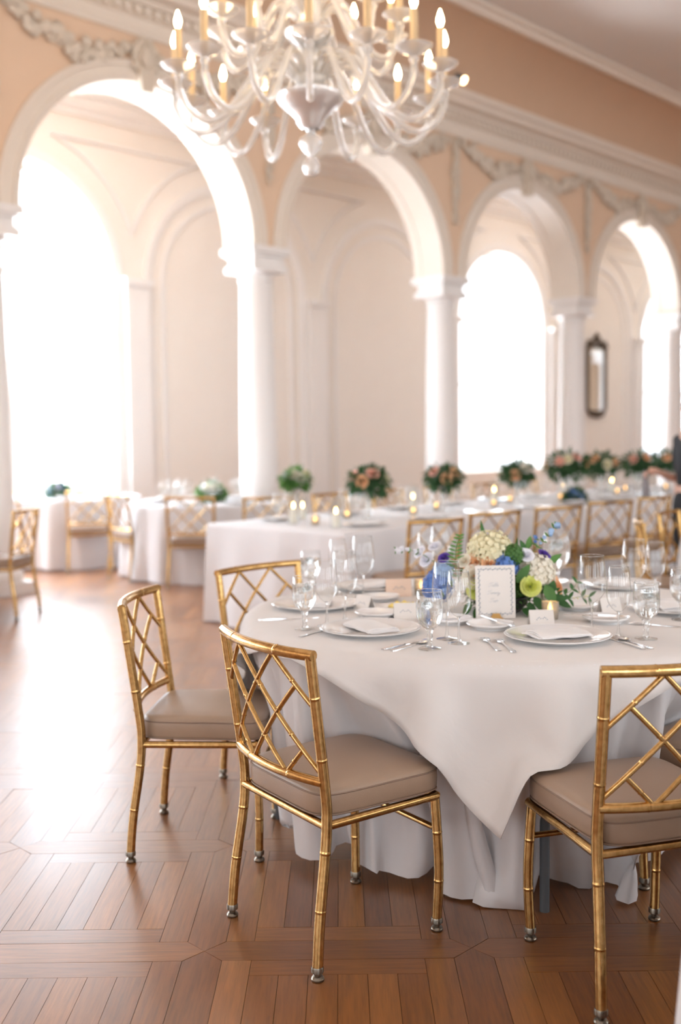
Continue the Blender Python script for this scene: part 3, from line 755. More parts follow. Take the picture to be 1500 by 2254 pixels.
def hang_cloth(cx, cy, rt, rc, off, ns, nr, steps, push, seed, minr=.5, rise=.03, iters=9):
    """round floor-length cloth: annulus hanging from the table rim"""
    rng = np.random.RandomState(seed)
    r_in = rt - .06
    th = np.arange(ns) * 2 * PI / ns
    fr = np.linspace(0, 1, nr)
    rad = np.zeros((nr, ns))
    ro = np.zeros(ns)
    for j in range(ns):   # distance from the table axis to the rim of the off-centre cloth
        ux, uy = math.cos(th[j]), math.sin(th[j]); b = ux * off[0] + uy * off[1]
        ro[j] = b + math.sqrt(max(0, b * b - (off[0] ** 2 + off[1] ** 2) + rc * rc))
    for i in range(nr): rad[i] = r_in + (ro - r_in) * fr[i]
    mat_r = rad.copy()
    rest = np.stack([rad * np.cos(th), rad * np.sin(th), np.full_like(rad, 0)], -1).reshape(-1, 3)
    # start hanging in folds whose length matches the cloth, so that it only has to settle
    rr = rad.reshape(-1); drop = np.maximum(0, rr - rt); tt = np.tile(th, nr)
    X0 = rest.copy()
    ph = rng.uniform(0, 6.28, 4)
    K = 23
    Phi = K * tt + 1.6 * np.sin(2 * tt + ph[0]) + 1.2 * np.sin(5 * tt + ph[1])
    amp = 1.75 * rt * np.sqrt(drop / rt) / K * (1 + .25 * np.sin(3 * tt + ph[2]))
    out = np.minimum(rr, rt + .004) + amp * (.55 + .5 * np.sin(Phi) + .12 * np.sin(2 * Phi + ph[3]))
    X0[:, 0] = out * np.cos(tt); X0[:, 1] = out * np.sin(tt); X0[:, 2] = TZ - drop * .985
    X0[:, 0] += cx; X0[:, 1] += cy; rest[:, 0] += cx; rest[:, 1] += cy
    idx = np.arange(nr * ns).reshape(nr, ns)
    G = []
    def add(a, b, k, mode=0):
        a, b = a.ravel(), b.ravel(); G.append((a, b, np.sqrt(((rest[a] - rest[b]) ** 2).sum(1)), k, mode))
    for par in (0, 1):
        add(idx[par:nr - 1:2], idx[par + 1:nr:2], 1.0)
        add(idx[:, par::2], np.roll(idx, -1, 1)[:, par::2], 1.0)
        add(idx[par:nr - 1:2], np.roll(idx, -1, 1)[par + 1:nr:2], .4)
        add(idx[par:nr - 1:2], np.roll(idx, 1, 1)[par + 1:nr:2], .4)
    for s_, k in ((2, .02),):
        for p0 in range(2):
            sel = np.array([j for j in range(ns) if (j // s_) % 2 == p0])
            add(idx[:, sel], np.roll(idx, -s_, 1)[:, sel], k, 1)
    pinned = (rr < rt - .015)
    onTop = rr < rt + .004
    def collide(X, pin, P):
        dx, dy = X[:, 0] - cx, X[:, 1] - cy; r = np.sqrt(dx * dx + dy * dy) + 1e-9
        lim = np.where(X[:, 2] > TZ - .06, rt, minr)
        bad = (r < lim) & ~onTop
        s = np.where(bad, lim / r, 1.0); X[:, 0] = cx + dx * s; X[:, 1] = cy + dy * s
        X[onTop, 2] = np.maximum(X[onTop, 2], TZ - .002)
        X[:, 2] = np.maximum(X[:, 2], .003)
        if push: X = chair_push(X, push, pin | onTop, False)
        return X
    X = pbd(X0, pinned, G, steps, iters, collide)
    mb = MB(); vs = [tuple(p) for p in X]; ctr = len(vs)
    fs = [(int(idx[i, j]), int(idx[i, (j + 1) % ns]), int(idx[i + 1, (j + 1) % ns]), int(idx[i + 1, j])) for i in range(nr - 1) for j in range(ns)]
    vs.append((cx, cy, TZ)); fs += [(ctr, int(idx[0, (j + 1) % ns]), int(idx[0, j])) for j in range(ns)]
    mb.add(vs, fs)
    return mb, X.reshape(nr, ns, 3)
TCX, TCY, TR = .60, .0 + 4.06, .972
under_mb, UX = hang_cloth(TCX, TCY, TR, 1.68, (.03, -.095), 300, 30, 80, (0, 1, 2, 3, 4), 3)
under_mb.v = [Vector(p) for p in under_mb.v]
uc = under_mb.build('round_tablecloth', M['linen2'], smooth=180)
tag(uc, 'floor-length white round cloth on the near table, under the square overlay', 'tablecloth')
# overlay: square cloth, one corner hanging towards the camera
def overlay(cx, cy, rt, half, ang, n, steps, ux):
    # outermost radius of the cloth below, by direction and height
    NB, NZ = 180, 30
    RM = np.full((NZ, NB), rt)
    u = ux.reshape(-1, 3); a = ((np.arctan2(u[:, 1] - cy, u[:, 0] - cx) / (2 * PI)) % 1 * NB).astype(int) % NB
    zz = np.clip((u[:, 2] / TZ * NZ).astype(int), 0, NZ - 1); r = np.hypot(u[:, 0] - cx, u[:, 1] - cy)
    np.maximum.at(RM, (zz, a), r)
    for _ in range(2):
        RM = np.maximum(RM, np.maximum(np.roll(RM, 1, 1), np.roll(RM, -1, 1)) - .006)
    g = np.linspace(-half, half, n); A, B = np.meshgrid(g, g, indexing='ij')
    ca, sa = math.cos(ang - PI / 4), math.sin(ang - PI / 4)
    rest = np.stack([A * ca - B * sa, A * sa + B * ca, np.zeros_like(A)], -1).reshape(-1, 3)
    rr = np.hypot(rest[:, 0], rest[:, 1]); X0 = rest.copy()
    drop = np.maximum(0, rr - rt); out = np.minimum(rr, rt + drop * .55)
    sc = out / np.maximum(rr, 1e-6); X0[:, 0] *= sc; X0[:, 1] *= sc; X0[:, 2] = TZ + .006 - drop * .75
    X0[:, 0] += cx; X0[:, 1] += cy
    rng = np.random.RandomState(5); X0[:, 2] += rng.uniform(0, .001, len(X0))
    idx = np.arange(n * n).reshape(n, n); G = []
    def add(a, b, k, mode=0):
        a, b = a.ravel(), b.ravel(); G.append((a, b, np.sqrt(((rest[a] - rest[b]) ** 2).sum(1)), k, mode))
    for p in (0, 1):
        add(idx[p:n - 1:2], idx[p + 1:n:2], 1.0); add(idx[:, p:n - 1:2], idx[:, p + 1:n:2], 1.0)
        add(idx[p:n - 1:2, :-1], idx[p + 1:n:2, 1:], .25); add(idx[p:n - 1:2, 1:], idx[p + 1:n:2, :-1], .25)
    for s_, k in ((2, .20), (5, .05)):
        for p0 in (0, 1):
            sel = np.array([j for j in range(n - s_) if (j // s_) % 2 == p0])
            add(idx[sel], idx[sel + s_], k, 1); add(idx[:, sel], idx[:, sel + s_], k, 1)
    pinned = rr < rt - .03
    onTop = rr < rt + .002
    def collide(X, pin, P):
        dx, dy = X[:, 0] - cx, X[:, 1] - cy; r = np.sqrt(dx * dx + dy * dy) + 1e-9
        a = ((np.arctan2(dy, dx) / (2 * PI)) % 1 * NB).astype(int) % NB
        zi = np.clip((X[:, 2] / TZ * NZ).astype(int), 0, NZ - 1)
        lim = RM[zi, a] + .009
        lim = np.where(X[:, 2] > TZ - .03, rt + .008, lim)
        bad = (r < lim) & ~onTop
        s = np.where(bad, np.minimum(lim / r, 1 + .02 / r), 1.0); X[:, 0] = cx + dx * s; X[:, 1] = cy + dy * s
        X[onTop, 2] = np.maximum(X[onTop, 2], TZ + .004)
        return chair_push(X, (0, 2), pin | onTop, True)
    X = pbd(X0, pinned, G, steps, 9, collide)
    mb = MB(); mb.add([tuple(p) for p in X], [(int(idx[i, j]), int(idx[i + 1, j]), int(idx[i + 1, j + 1]), int(idx[i, j + 1])) for i in range(n - 1) for j in range(n - 1)])
    return mb
ov = overlay(TCX, TCY, TR, 1.035, math.radians(-98), 91, 150, UX).build('square_overlay', M['linen'], smooth=180)
md = ov.modifiers.new('hem', 'SOLIDIFY'); md.thickness = .002; md.offset = 1
tag(ov, 'square white overlay cloth with a corner hanging at the front of the near table', 'tablecloth')
def round_table(cx, cy, rt, label, group='round banquet tables'):
    t = empty('banquet_table', (cx, cy, 0)); tag(t, label, 'table', group)
    MB().lathe([(0.001, TZ - .045), (rt - .02, TZ - .045), (rt - .015, TZ - .035), (rt - .015, TZ - .012), (rt - .022, TZ - .006), (.001, TZ - .006)], 48).build('table_top', M['frame'], t, 40)
    for k in range(4):
        a = math.radians(-88) + k * PI / 2
        MB().tube([(.89 * rt * math.cos(a), .89 * rt * math.sin(a), 0), (.89 * rt * math.cos(a), .89 * rt * math.sin(a), TZ - .045)], .016, 10).build('leg', M['dark_metal'], t)
    return t
round_table(TCX, TCY, TR, 'round folding table with dark steel legs under the near cloths')

# ------------------------------------------------------------------ plaster garlands, mirror, spot lamp
def blob(mb, c, r, n=6, sq=(1, 1, 1)):
    """small lumpy rosette"""
    c = Vector(c); vs = []; fs = []
    for i in range(1, n):
        for j in range(n):
            a, b = PI * i / n, 2 * PI * j / n + i * .3
            q = r * (1 + .22 * math.cos(3 * b + c.x * 40))
            vs.append(c + Vector((q * math.sin(a) * math.cos(b) * sq[0], q * math.sin(a) * math.sin(b) * sq[1], q * math.cos(a) * sq[2])))
    for i in range(n - 2):
        for j in range(n): fs.append((i * n + j, i * n + (j + 1) % n, (i + 1) * n + (j + 1) % n, (i + 1) * n + j))
    fs.append(tuple(range(n))); fs.append(tuple((n - 2) * n + j for j in range(n - 1, -1, -1)))
    mb.add(vs, fs)
rg = random.Random(11)
WF = -.255
def garland(pts, name, label, grp, r0=.095):
    o0 = hall(pts[0][0], WF, pts[0][1]); root = empty(name, o0, HA); tag(root, label, 'garland', grp, kind='structure')
    base = Vector((pts[0][0], 0, pts[0][1]))
    loc = [Vector((a, 0, z)) - base for a, z in pts]
    P = smooth_path(loc, 5)
    MB().tube(P, [.03 + .02 * math.sin(PI * i / (len(P) - 1)) for i in range(len(P))], 6).build('swag_cord', M['relief'], root, 60)
    fl = MB()
    for i, p in enumerate(P):
        f = math.sin(PI * i / (len(P) - 1)); R = r0 * (.45 + .75 * f)
        for k in range(3):
            blob(fl, p + Vector((rg.uniform(-.05, .05), -.03 - rg.uniform(0, .03), rg.uniform(-.9, .9) * R)), R * rg.uniform(.40, .62), 6, (1, .55, 1))
    fl.build('blossoms', M['relief'], root, 60)
    return root
gi = 0
AN = {-2: 'arch cut by the left edge', -1: 'widest arch at the left', 0: 'arch behind the chandelier', 1: 'third arch', 2: 'fourth arch', 3: 'fifth arch at the right edge'}
for k in range(-2, 4):
    c = (k + .5) * BAY
    for s_ in (-1, 1):
        if k == -2 and s_ < 0: continue
        pts = [(c + s_ * .14, 5.56), (c + s_ * .42, 5.47), (c + s_ * .80, 5.40), (c + s_ * 1.12, 5.47), (c + s_ * 1.42, 5.58), (c + s_ * 1.60, 5.66)]
        garland(pts, 'plaster_garland', 'plaster flower garland %s of the crown of the %s' % ('left' if s_ < 0 else 'right', AN[k]), 'plaster garlands above the arches')
    # cartouche over the crown
    root = empty('plaster_cartouche', hall(c, WF, 5.47), HA); tag(root, 'scrolled plaster keystone over the crown of the ' + AN[k], 'ornament', 'plaster keystones', kind='structure')
    mb = MB()
    for a in range(10): blob(mb, (.13 * math.cos(a * PI / 5), -.06, .02 + .15 * math.sin(a * PI / 5)), .06, 6, (1, .7, 1))
    blob(mb, (0, -.08, .02), .11, 8, (1, .6, 1.2))
    mb.build('scrollwork', M['relief'], root, 60)
    MB().prism([(-.10, -.10), (.10, -.10), (.07, -.34), (-.07, -.34)], -.10, .02, lambda x, z, h: Vector((x, h, z))).build('console', M['relief'], root, 0)
for k in range(-1, 5):
    t = k * BAY
    nm = {-1: 'at the left edge', 0: 'behind the chandelier', 1: 'between second and third arch', 2: 'between third and fourth arch', 3: 'between fourth and fifth arch', 4: 'past the right edge'}[k]
    garland([(t, 5.66), (t + .01, 5.45), (t - .01, 5.2), (t, 4.9), (t, 4.5)], 'plaster_pendant', 'hanging plaster flower pendant ' + nm, 'plaster pendants above the columns', .085)
# mirror on the blank bay
mt = 3.5 * BAY + .14
mr = empty('wall_mirror', hall(mt - .02, OUT - .03, 2.72), HA); tag(mr, 'tall narrow mirror in a dark carved frame between the gallery windows', 'mirror')
def rrect(w, h, r, n=6):
    out = []
    for cx, cz, a0 in ((w - r, h - r, 0), (-w + r, h - r, PI / 2), (-w + r, -h + r, PI), (w - r, -h + r, 1.5 * PI)):
        out += [(cx + r * math.cos(a0 + PI / 2 * i / n), cz + r * math.sin(a0 + PI / 2 * i / n)) for i in range(n + 1)]
    return out
MB().prism(rrect(.345, .70, .10), -.012, .006, lambda x, z, h: Vector((x, h, z))).build('mirror_glass', M['mirror'], mr, 20)
MB().tube([(x, -.015, z) for x, z in rrect(.37, .725, .11)], .045, 8, closed=True).build('carved_frame', M['frame'], mr, 60)
mb = MB()
for i in range(15):
    x = (i - 7) * .055; blob(mb, (x, -.03, .74 + .16 * max(0, 1 - abs(x) / .3) + .02 * (i % 2)), .06, 6, (1, .6, 1.1))
for x, z in ((0, .98), (-.05, .93), (.06, .92), (-.36, .80), (.36, .80)): blob(mb, (x, -.03, z), .055, 6, (1, .6, 1.2))
mb.build('crest', M['frame'], mr, 60)
mb = MB()
for i in range(9): blob(mb, ((i - 4) * .07, -.03, -.77 - .05 * (1 - abs(i - 4) / 4)), .05, 6, (1, .6, 1))
mb.build('lower_ornament', M['frame'], mr, 60)
# small spot lamp on the cornice
sp = empty('spot_lamp', hall(3.02, -.66, 6.25), HA); tag(sp, 'small black spot lamp glowing on the cornice right of the chandelier', 'spot lamp')
MB().box((0, .03, .02), (.07, .09, .04)).tube([(0, .0, .03), (0, -.03, .05)], .012, 8).build('bracket', M['dark_metal'], sp, 0)
MB().tube([(0, -.02, .07), (.03, -.12, .0)], .055, 14).build('housing', M['dark_metal'], sp)
MB().tube([(.0305, -.122, -.001), (.034, -.135, -.01)], .05, 14).build('lens', M['lamp'], sp)

# ------------------------------------------------------------------ chandelier
CHX, CHY = -.155, 6.60
chd = empty('chandelier', (CHX, CHY, 3.12)); tag(chd, 'large clear glass chandelier with gilt candles and glowing bulbs', 'chandelier')
def zz(z): return z - 3.12
MB().lathe([(.001, 0), (.03, .005), (.052, .035), (.055, .07), (.035, .105), (.018, .115), (.022, .125), (.05, .15), (.075, .19), (.07, .225), (.035, .25), (.022, .262), (.03, .28), (.05, .30)], 24).build('finial', M['crystal'], chd, 60)
MB().lathe([(.05, .28), (.075, .30), (.09, .34), (.14, .39), (.19, .43), (.215, .47), (.215, .485), (.18, .475), (.12, .46), (.03, .45)], 32).build('bowl', M['silver'], chd, 60)
MB().lathe([(.04, .45), (.06, .50), (.095, .56), (.10, .62), (.07, .68), (.045, .72), (.06, .76), (.11, .80), (.13, .83), (.10, .87), (.06, .90), (.05, .95), (.09, 1.0), (.10, 1.05), (.06, 1.12), (.04, 1.20), (.07, 1.26), (.16, 1.30), (.17, 1.32), (.06, 1.36), (.05, 1.45), (.08, 1.52), (.06, 1.60), (.03, 1.70), (.02, 1.9)], 24).build('stem', M['crystal'], chd, 60)
MB().lathe([(.05, .80), (.12, .82), (.155, .855), (.155, .865), (.10, .85), (.04, .84)], 28).build('collar', M['silver'], chd, 60)
MB().tube([(0, 0, 1.85), (0, 0, 6.93 - 3.12)], .014, 8).build('suspension_rod', M['stand'], chd)
MB().lathe([(.10, 6.925 - 3.12), (.10, 6.90 - 3.12), (.05, 6.86 - 3.12), (.015, 6.83 - 3.12)], 24).build('ceiling_canopy', M['stand'], chd, 40)
cup_m = MB().lathe([(.012, -.075), (.02, -.05), (.03, -.03), (.018, -.015), (.03, -.005), (.085, .018), (.105, .036), (.107, .040), (.085, .026), (.03, .006), (.012, .004)], 20).mesh('drip_cup', M['crystal'], 60)
sl_m = MB().lathe([(.0215, 0), (.0215, .235), (.018, .238)], 14, capt=True, capb=True).mesh('candle_sleeve', M['sleeve'], 40)
bb_m = MB().lathe([(.010, .235), (.013, .25), (.0205, .268), (.021, .285), (.016, .305), (.009, .325), (.003, .342)], 12, capt=True, capb=True).mesh('bulb', M['bulb'], 60)
def tier(n, phase, r, z0, pts2, rad):
    am = MB().tube(smooth_path([(a, 0, b) for a, b in pts2], 6), rad, 9).mesh('arm', M['crystal'], 60)
    for i in range(n):
        a = phase + 2 * PI * i / n
        ao = link('arm', am, chd, (0, 0, 0), a)
        p = Vector((r * math.cos(a), r * math.sin(a), z0))
        link('drip_cup', cup_m, chd, p, a)
        link('candle_sleeve', sl_m, chd, p + Vector((0, 0, .005)))
        link('bulb', bb_m, chd, p + Vector((0, 0, .005)))
tier(16, -PI / 2 + .02, .83, zz(3.645), [(.10, .60), (.20, .68), (.30, .66), (.40, .52), (.53, .335), (.66, .265), (.77, .315), (.825, .41), (.83, .46)], .021)
tier(10, -PI / 2 + .1, .56, zz(4.00), [(.08, .95), (.15, 1.02), (.22, 1.0), (.29, .88), (.37, .73), (.46, .67), (.53, .72), (.56, .82)], .020)
tier(6, -PI / 2 + .4, .34, zz(4.42), [(.05, 1.36), (.10, 1.42), (.15, 1.40), (.20, 1.28), (.26, 1.15), (.31, 1.13), (.34, 1.24)], .018)
lp = bpy.data.lights.new('chandelier_glow', 'POINT'); lp.energy = 55; lp.color = (1.0, .72, .45); lp.shadow_soft_size = .6
lo = bpy.data.objects.new('chandelier_glow', lp); COL.objects.link(lo); lo.location = (CHX, CHY, 4.6)

# ------------------------------------------------------------------ other tables
LTD = math.radians(47.5)
LU = Vector((math.cos(LTD), math.sin(LTD), 0)); LV = Vector((-math.sin(LTD), math.cos(LTD), 0))
LO = Vector((.02, 7.50, 0)); LL, LW = 7.6, 1.50
def lpt(a, b, z=0.0): return LO + LU * a + LV * b + Vector((0, 0, z))
def long_cloth():
    """floor-length cloth on the long table: box folds along the hem"""
    rg = random.Random(4)
    per = []; n = 0
    R = .03
    segs = [((0, 0), (LL, 0)), ((LL, 0), (LL, LW)), ((LL, LW), (0, LW)), ((0, LW), (0, 0))]
    for (a, b), (c, d) in segs:
        L = math.hypot(c - a, d - b); k = int(L / .035)
        for i in range(k): per.append((a + (c - a) * i / k, b + (d - b) * i / k, (d - b) / L, -(c - a) / L))
    n = len(per)
    ph = [rg.uniform(0, 6.28) for _ in range(6)]
    def wave(i): 
        s = i * .035
        return .5 + .5 * math.sin(s * 17 + 1.6 * math.sin(s * 2.3 + ph[0]) + ph[1]) + .5 * math.sin(s * 6.5 + ph[2])
    lev = [(TZ, 0, 0), (TZ - .006, .010, .0), (TZ - .03, .016, .004), (TZ - .15, .022, .014), (TZ - .35, .03, .030), (TZ - .6, .04, .045), (.015, .05, .06)]
    vs = []; fs = []
    for z, o, amp in lev:
        for i, (a, b, na, nb) in enumerate(per):
            e = o + amp * wave(i); vs.append(lpt(a + na * e, b + nb * e, z))
    for l in range(len(lev) - 1):
        for i in range(n): fs.append((l * n + i, l * n + (i + 1) % n, (l + 1) * n + (i + 1) % n, (l + 1) * n + i))
    fs.append(tuple(range(n)))
    return MB().add(vs, fs)
tag(long_cloth().build('long_tablecloth', M['linen2'], smooth=50), 'white floor-length cloth on the long table behind the flowers', 'tablecloth')
lt_ = empty('long_table', lpt(LL / 2, LW / 2), LTD); tag(lt_, 'long banquet table running back under a white cloth', 'table')
MB().box((0, 0, TZ - .03), (LL - .06, LW - .06, .045)).build('table_top', M['frame'], lt_, 0)
for sx in (-.46, -.16, .16, .46):
    for sy in (-.42, .42): MB().tube([(LL * sx, LW * sy, 0), (LL * sx, LW * sy, TZ - .05)], .02, 8).build('leg', M['dark_metal'], lt_)
def far_round(cx, cy, rt, lb_cloth, lb_table, seed):
    g = random.Random(seed); ph = [g.uniform(0, 6.28) for _ in range(4)]; n = 168; K = 15
    lev = [0, .006, .03, .09, .18, .30, .45, .60, .72, .795]
    vs = []; fs = []
    for d in lev:
        for j in range(n):
            t = 2 * PI * j / n; Phi = K * t + 1.3 * math.sin(2 * t + ph[0]) + math.sin(5 * t + ph[1])
            am = 1.3 * rt * math.sqrt(d / rt) / K * (1 + .25 * math.sin(3 * t + ph[2]))
            r = rt + (.006 if d else -.004) + am * (.55 + .5 * math.sin(Phi) + .1 * math.sin(2 * Phi + ph[3]))
            vs.append((cx + r * math.cos(t), cy + r * math.sin(t), TZ - d + (.012 * math.sin(2 * t + ph[0]) if d > .78 else 0)))
    for l in range(len(lev) - 1):
        for j in range(n): fs.append((l * n + j, l * n + (j + 1) % n, (l + 1) * n + (j + 1) % n, (l + 1) * n + j))
    fs.append(tuple(range(n)))
    tag(MB().add(vs, fs).build('round_tablecloth', M['linen2'], smooth=60), lb_cloth, 'tablecloth', 'white round tablecloths')
    round_table(cx, cy, rt, lb_table)
FT, FL, LE, RT = (-1.50, 11.55), (-3.35, 12.85), (-4.05, 8.95), (3.16, 6.62)
far_round(*FT, .86, 'white cloth on the round table with white flowers at left', 'round table under white cloth, left of the long table', 21)
far_round(*FL, .86, 'white cloth on the round table before the big window', 'round table under white cloth before the big window', 22)
far_round(*LE, .93, 'white cloth on the round table past the left edge', 'round table under white cloth past the left edge', 23)
far_round(*RT, .93, 'white cloth on the round table past the right edge', 'round table under white cloth past the right edge', 24)
far_round(1.597, 1.60, .95, 'white cloth of the table whose edge shows at the lower right', 'round table under white cloth at the lower right edge', 25)

# ------------------------------------------------------------------ tableware prototypes
def wine_proto(h, rb, name):
    root = empty(name)
    s = h / .255
    MB().lathe([(.0045, .092 * s), (.012, .096 * s), (.60 * rb, .108 * s), (.88 * rb, .128 * s), (rb, .155 * s), (.985 * rb, .185 * s), (.90 * rb, .22 * s), (.80 * rb, .255 * s), (.80 * rb - .0010, .2555 * s)], 28).build('bowl', M['glass'], root, 180)
    MB().tube([(0.8 * rb * math.cos(a * PI / 12), .8 * rb * math.sin(a * PI / 12), .255 * s) for a in range(24)], .0009, 5, closed=True).build('rim', M['solid'], root, 180)
    MB().lathe([(.001, .006), (.010, .0065), (.0052, .018), (.0036, .04), (.0036, .075), (.0055, .090), (.010, .0955 * s), (.001, .0965 * s)], 14).build('stem', M['solid'], root, 180)
    MB().lathe([(.036, .0), (.0365, .0012), (.022, .0036), (.008, .007), (.001, .0072)], 24, capb=True).build('foot', M['glass'], root, 60)
    return root
def goblet_proto():
    root = empty('water_goblet')
    prof = [(.006, .060), (.020, .066), (.033, .080), (.0405, .10), (.0425, .125), (.041, .155), (.0385, .180)]
    MB().lathe(prof + [(.0378, .1805)], 28).build('bowl', M['glass'], root, 180)
    MB().tube([(.0385 * math.cos(a * PI / 12), .0385 * math.sin(a * PI / 12), .180) for a in range(24)], .0011, 5, closed=True).build('rim', M['solid'], root, 180)
    MB().lathe([(.001, .063), (.018, .0675), (.0315, .081), (.0390, .101), (.0410, .125), (.0398, .152), (.001, .152)], 28).build('water', M['water'], root, 50)
    ice = MB(); g = random.Random(2)
    for k in range(6):
        R = Matrix.Rotation(g.uniform(0, 3), 3, 'X') @ Matrix.Rotation(g.uniform(0, 3), 3, 'Z')
        ice.box((g.uniform(-.014, .014), g.uniform(-.014, .014), .132 + .007 * (k % 3)), (.019, .019, .016), R)
    ice.build('ice_cubes', M['solid'], root, 0)
    MB().lathe([(.001, .004), (.012, .0055), (.0075, .016), (.0085, .030), (.011, .036), (.0085, .043), (.010, .055), (.015, .062), (.001, .0635)], 16).build('stem', M['solid'], root, 180)
    MB().lathe([(.035, 0), (.0355, .002), (.022, .0045), (.010, .007), (.001, .0072)], 24, capb=True).build('foot', M['glass'], root, 60)
    return root
def charger_proto(r=.178):
    root = empty('charger_plate')
    MB().lathe([(.001, .003), (.6 * r, .003), (.62 * r, .0), (.66 * r, .0), (.68 * r, .004), (.985 * r, .0165), (r, .0185), (.985 * r, .0205), (.70 * r, .0105), (.66 * r, .008), (.001, .008)], 48).build('plate', M['china'], root, 40)
    MB().lathe([(.94 * r, .0195), (.955 * r, .0215), (.97 * r, .0210), (.955 * r, .0190)], 48, close=True).build('raised_rim', M['china'], root, 60)
    return root
def napkin_mesh(seed, w=.115, l=.20):
    g = random.Random(seed); mb = MB()
    for lay in range(4):
        n, k = 12, 8; vs = []; fs = []
        dx, dy, rt = g.uniform(-.006, .006), g.uniform(-.006, .006), g.uniform(-.05, .05)
        for top in (0, 1):
            for i in range(n + 1):
                for j in range(k + 1):
                    u, v = i / n * 2 - 1, j / k * 2 - 1
                    x, y = u * l / 2 * (1 - .03 * lay), v * w / 2
                    z = .0035 + lay * .0042 + top * .0038 + .0035 * (lay + 1) / 4 * math.cos(u * 2.2 + seed) * math.cos(v * 1.5) - .002 * lay * abs(v) ** 3 + .0012 * math.sin(7 * u + 4 * v + lay)
                    vs.append((x * math.cos(rt) - y * math.sin(rt) + dx, x * math.sin(rt) + y * math.cos(rt) + dy, max(.0005, z)))
        m1 = (n + 1) * (k + 1)
        for i in range(n):
            for j in range(k):
                a, b, c, d = i * (k + 1) + j, (i + 1) * (k + 1) + j, (i + 1) * (k + 1) + j + 1, i * (k + 1) + j + 1
                fs += [(a, d, c, b), (m1 + a, m1 + b, m1 + c, m1 + d)]
        for i in range(n): a, b = i * (k + 1), (i + 1) * (k + 1); fs += [(a, b, m1 + b, m1 + a), (a + k, m1 + a + k, m1 + b + k, b + k)]
        for j in range(k): a = j; fs.append((a, m1 + a, m1 + a + 1, a + 1)); a = n * (k + 1) + j; fs.append((a, a + 1, m1 + a + 1, m1 + a))
        mb.add(vs, fs)
    return mb.mesh('folded_napkin', M['napkin'], 50)
def flat_tool(outline, t=.0022, lift=None):
    mb = MB(); n = len(outline)
    zf = lift or (lambda y: 0)
    vs = [(x, y, zf(y)) for x, y in outline] + [(x * .9, y, t + zf(y)) for x, y in outline]
    return mb.add(vs, [tuple(range(n - 1, -1, -1)), tuple(range(n, 2 * n))] + [(i, (i + 1) % n, n + (i + 1) % n, n + i) for i in range(n)])
def sym(half): return [(w, y) for y, w in half] + [(-w, y) for y, w in reversed(half)]
def fork_proto(L=.205):
    root = empty('dinner_fork')
    MB().add(*(lambda m: (m.v, m.f))(flat_tool(sym([(0, .007), (.008, .0095), (.03, .009), (.08, .005), (.125, .0032), (.145, .006), (.152, .0115), (.16, .012)]), .0028, lambda y: .001 + .006 * max(0, (y - .09) / .07) ** 2 if y < .16 else .004))).build('handle', M['steel'], root, 40)
    for k in range(4):
        x = (k - 1.5) * .0068
        MB().tube([(x, .155, .0075), (x, .175, .0085), (x, .195, .006), (x, .208, .0035)], [.0018, .0018, .0016, .0008], 6).build('tine', M['steel'], root, 60)
    return root
def knife_proto(L=.23):
    root = empty('dinner_knife')
    flat_tool(sym([(0, .0065), (.01, .0085), (.05, .0075), (.10, .0062), (.112, .005)]), .0055).build('handle', M['steel'], root, 40)
    flat_tool([(-.004, .11), (.004, .11), (.0075, .13), (.0085, .18), (.007, .215), (.001, .235), (-.0045, .235), (-.005, .15)], .0018).build('blade', M['steel'], root, 40)
    return root
def spoon_proto():
    root = empty('dessert_spoon')
    flat_tool(sym([(0, .006), (.01, .0085), (.05, .006), (.11, .0032), (.135, .004)]), .003).build('handle', M['steel'], root, 40)
    vs = []; fs = []; n = 20
    for i, (f, d) in enumerate(((1, .0065), (.75, .003), (.4, .001), (.05, .0005))):
        for j in range(n): a = 2 * PI * j / n; vs.append((.018 * f * math.cos(a), .157 + .026 * f * math.sin(a), d))
    for i in range(3):
        for j in range(n): fs.append((i * n + j, i * n + (j + 1) % n, (i + 1) * n + (j + 1) % n, (i + 1) * n + j))
    fs.append(tuple(3 * n + j for j in range(n)))
    m = MB().add(vs, fs); m.build('bowl', M['steel'], root, 180)
    return root
def place_card_proto(m='paper'):
    root = empty('place_card')
    h, d, w = .058, .022, .088; t = .0007
    for s_ in (-1, 1):
        MB().add([(-w / 2, s_ * d, 0), (w / 2, s_ * d, 0), (w / 2, 0, h), (-w / 2, 0, h), (-w / 2, s_ * d + s_ * t, 0), (w / 2, s_ * d + s_ * t, 0), (w / 2, s_ * t, h + t), (-w / 2, s_ * t, h + t)],
                 [(0, 1, 2, 3), (7, 6, 5, 4), (0, 4, 5, 1), (3, 2, 6, 7), (1, 5, 6, 2), (0, 3, 7, 4)]).build('card_leaf', M[m], root, 0)
    mb = MB()                                   # printed sprig on the front leaf
    for s_ in (-1, 1):
        for k in range(4):
            x = s_ * (.004 + k * .005); zc = h * .50 + .004 * math.sin(k * 1.4)
            y = -d * (1 - zc / h) - .0016
            mb.box((x, y, zc), (.0045, .0004, .0018), Matrix.Rotation(s_ * (.6 - (k % 2) * 1.2), 3, 'Y'))
    mb.build('printed_sprig', M['ink'], root, 0)
    return root
def votive_proto(glow):
    root = empty('votive_candle')
    MB().lathe([(.026, .0), (.029, .002), (.031, .030), (.0325, .066), (.031, .0665), (.0285, .030), (.026, .008), (.001, .007)], 24, capb=True).build('glass_holder', M['votive'], root, 50)
    MB().lathe([(.001, .0085), (.020, .0085), (.0205, .028), (.018, .030), (.001, .0295)], 20).build('wax', M['wax'], root, 50)
    MB().lathe([(.0012, .030), (.0055, .037), (.0065, .043), (.0042, .052), (.0008, .062)], 12).build('flame', M['flame'], root, 60)
    return root
P_w1 = wine_proto(.262, .050, 'red_wine_glass'); P_w2 = wine_proto(.240, .041, 'white_wine_glass'); P_gb = goblet_proto()
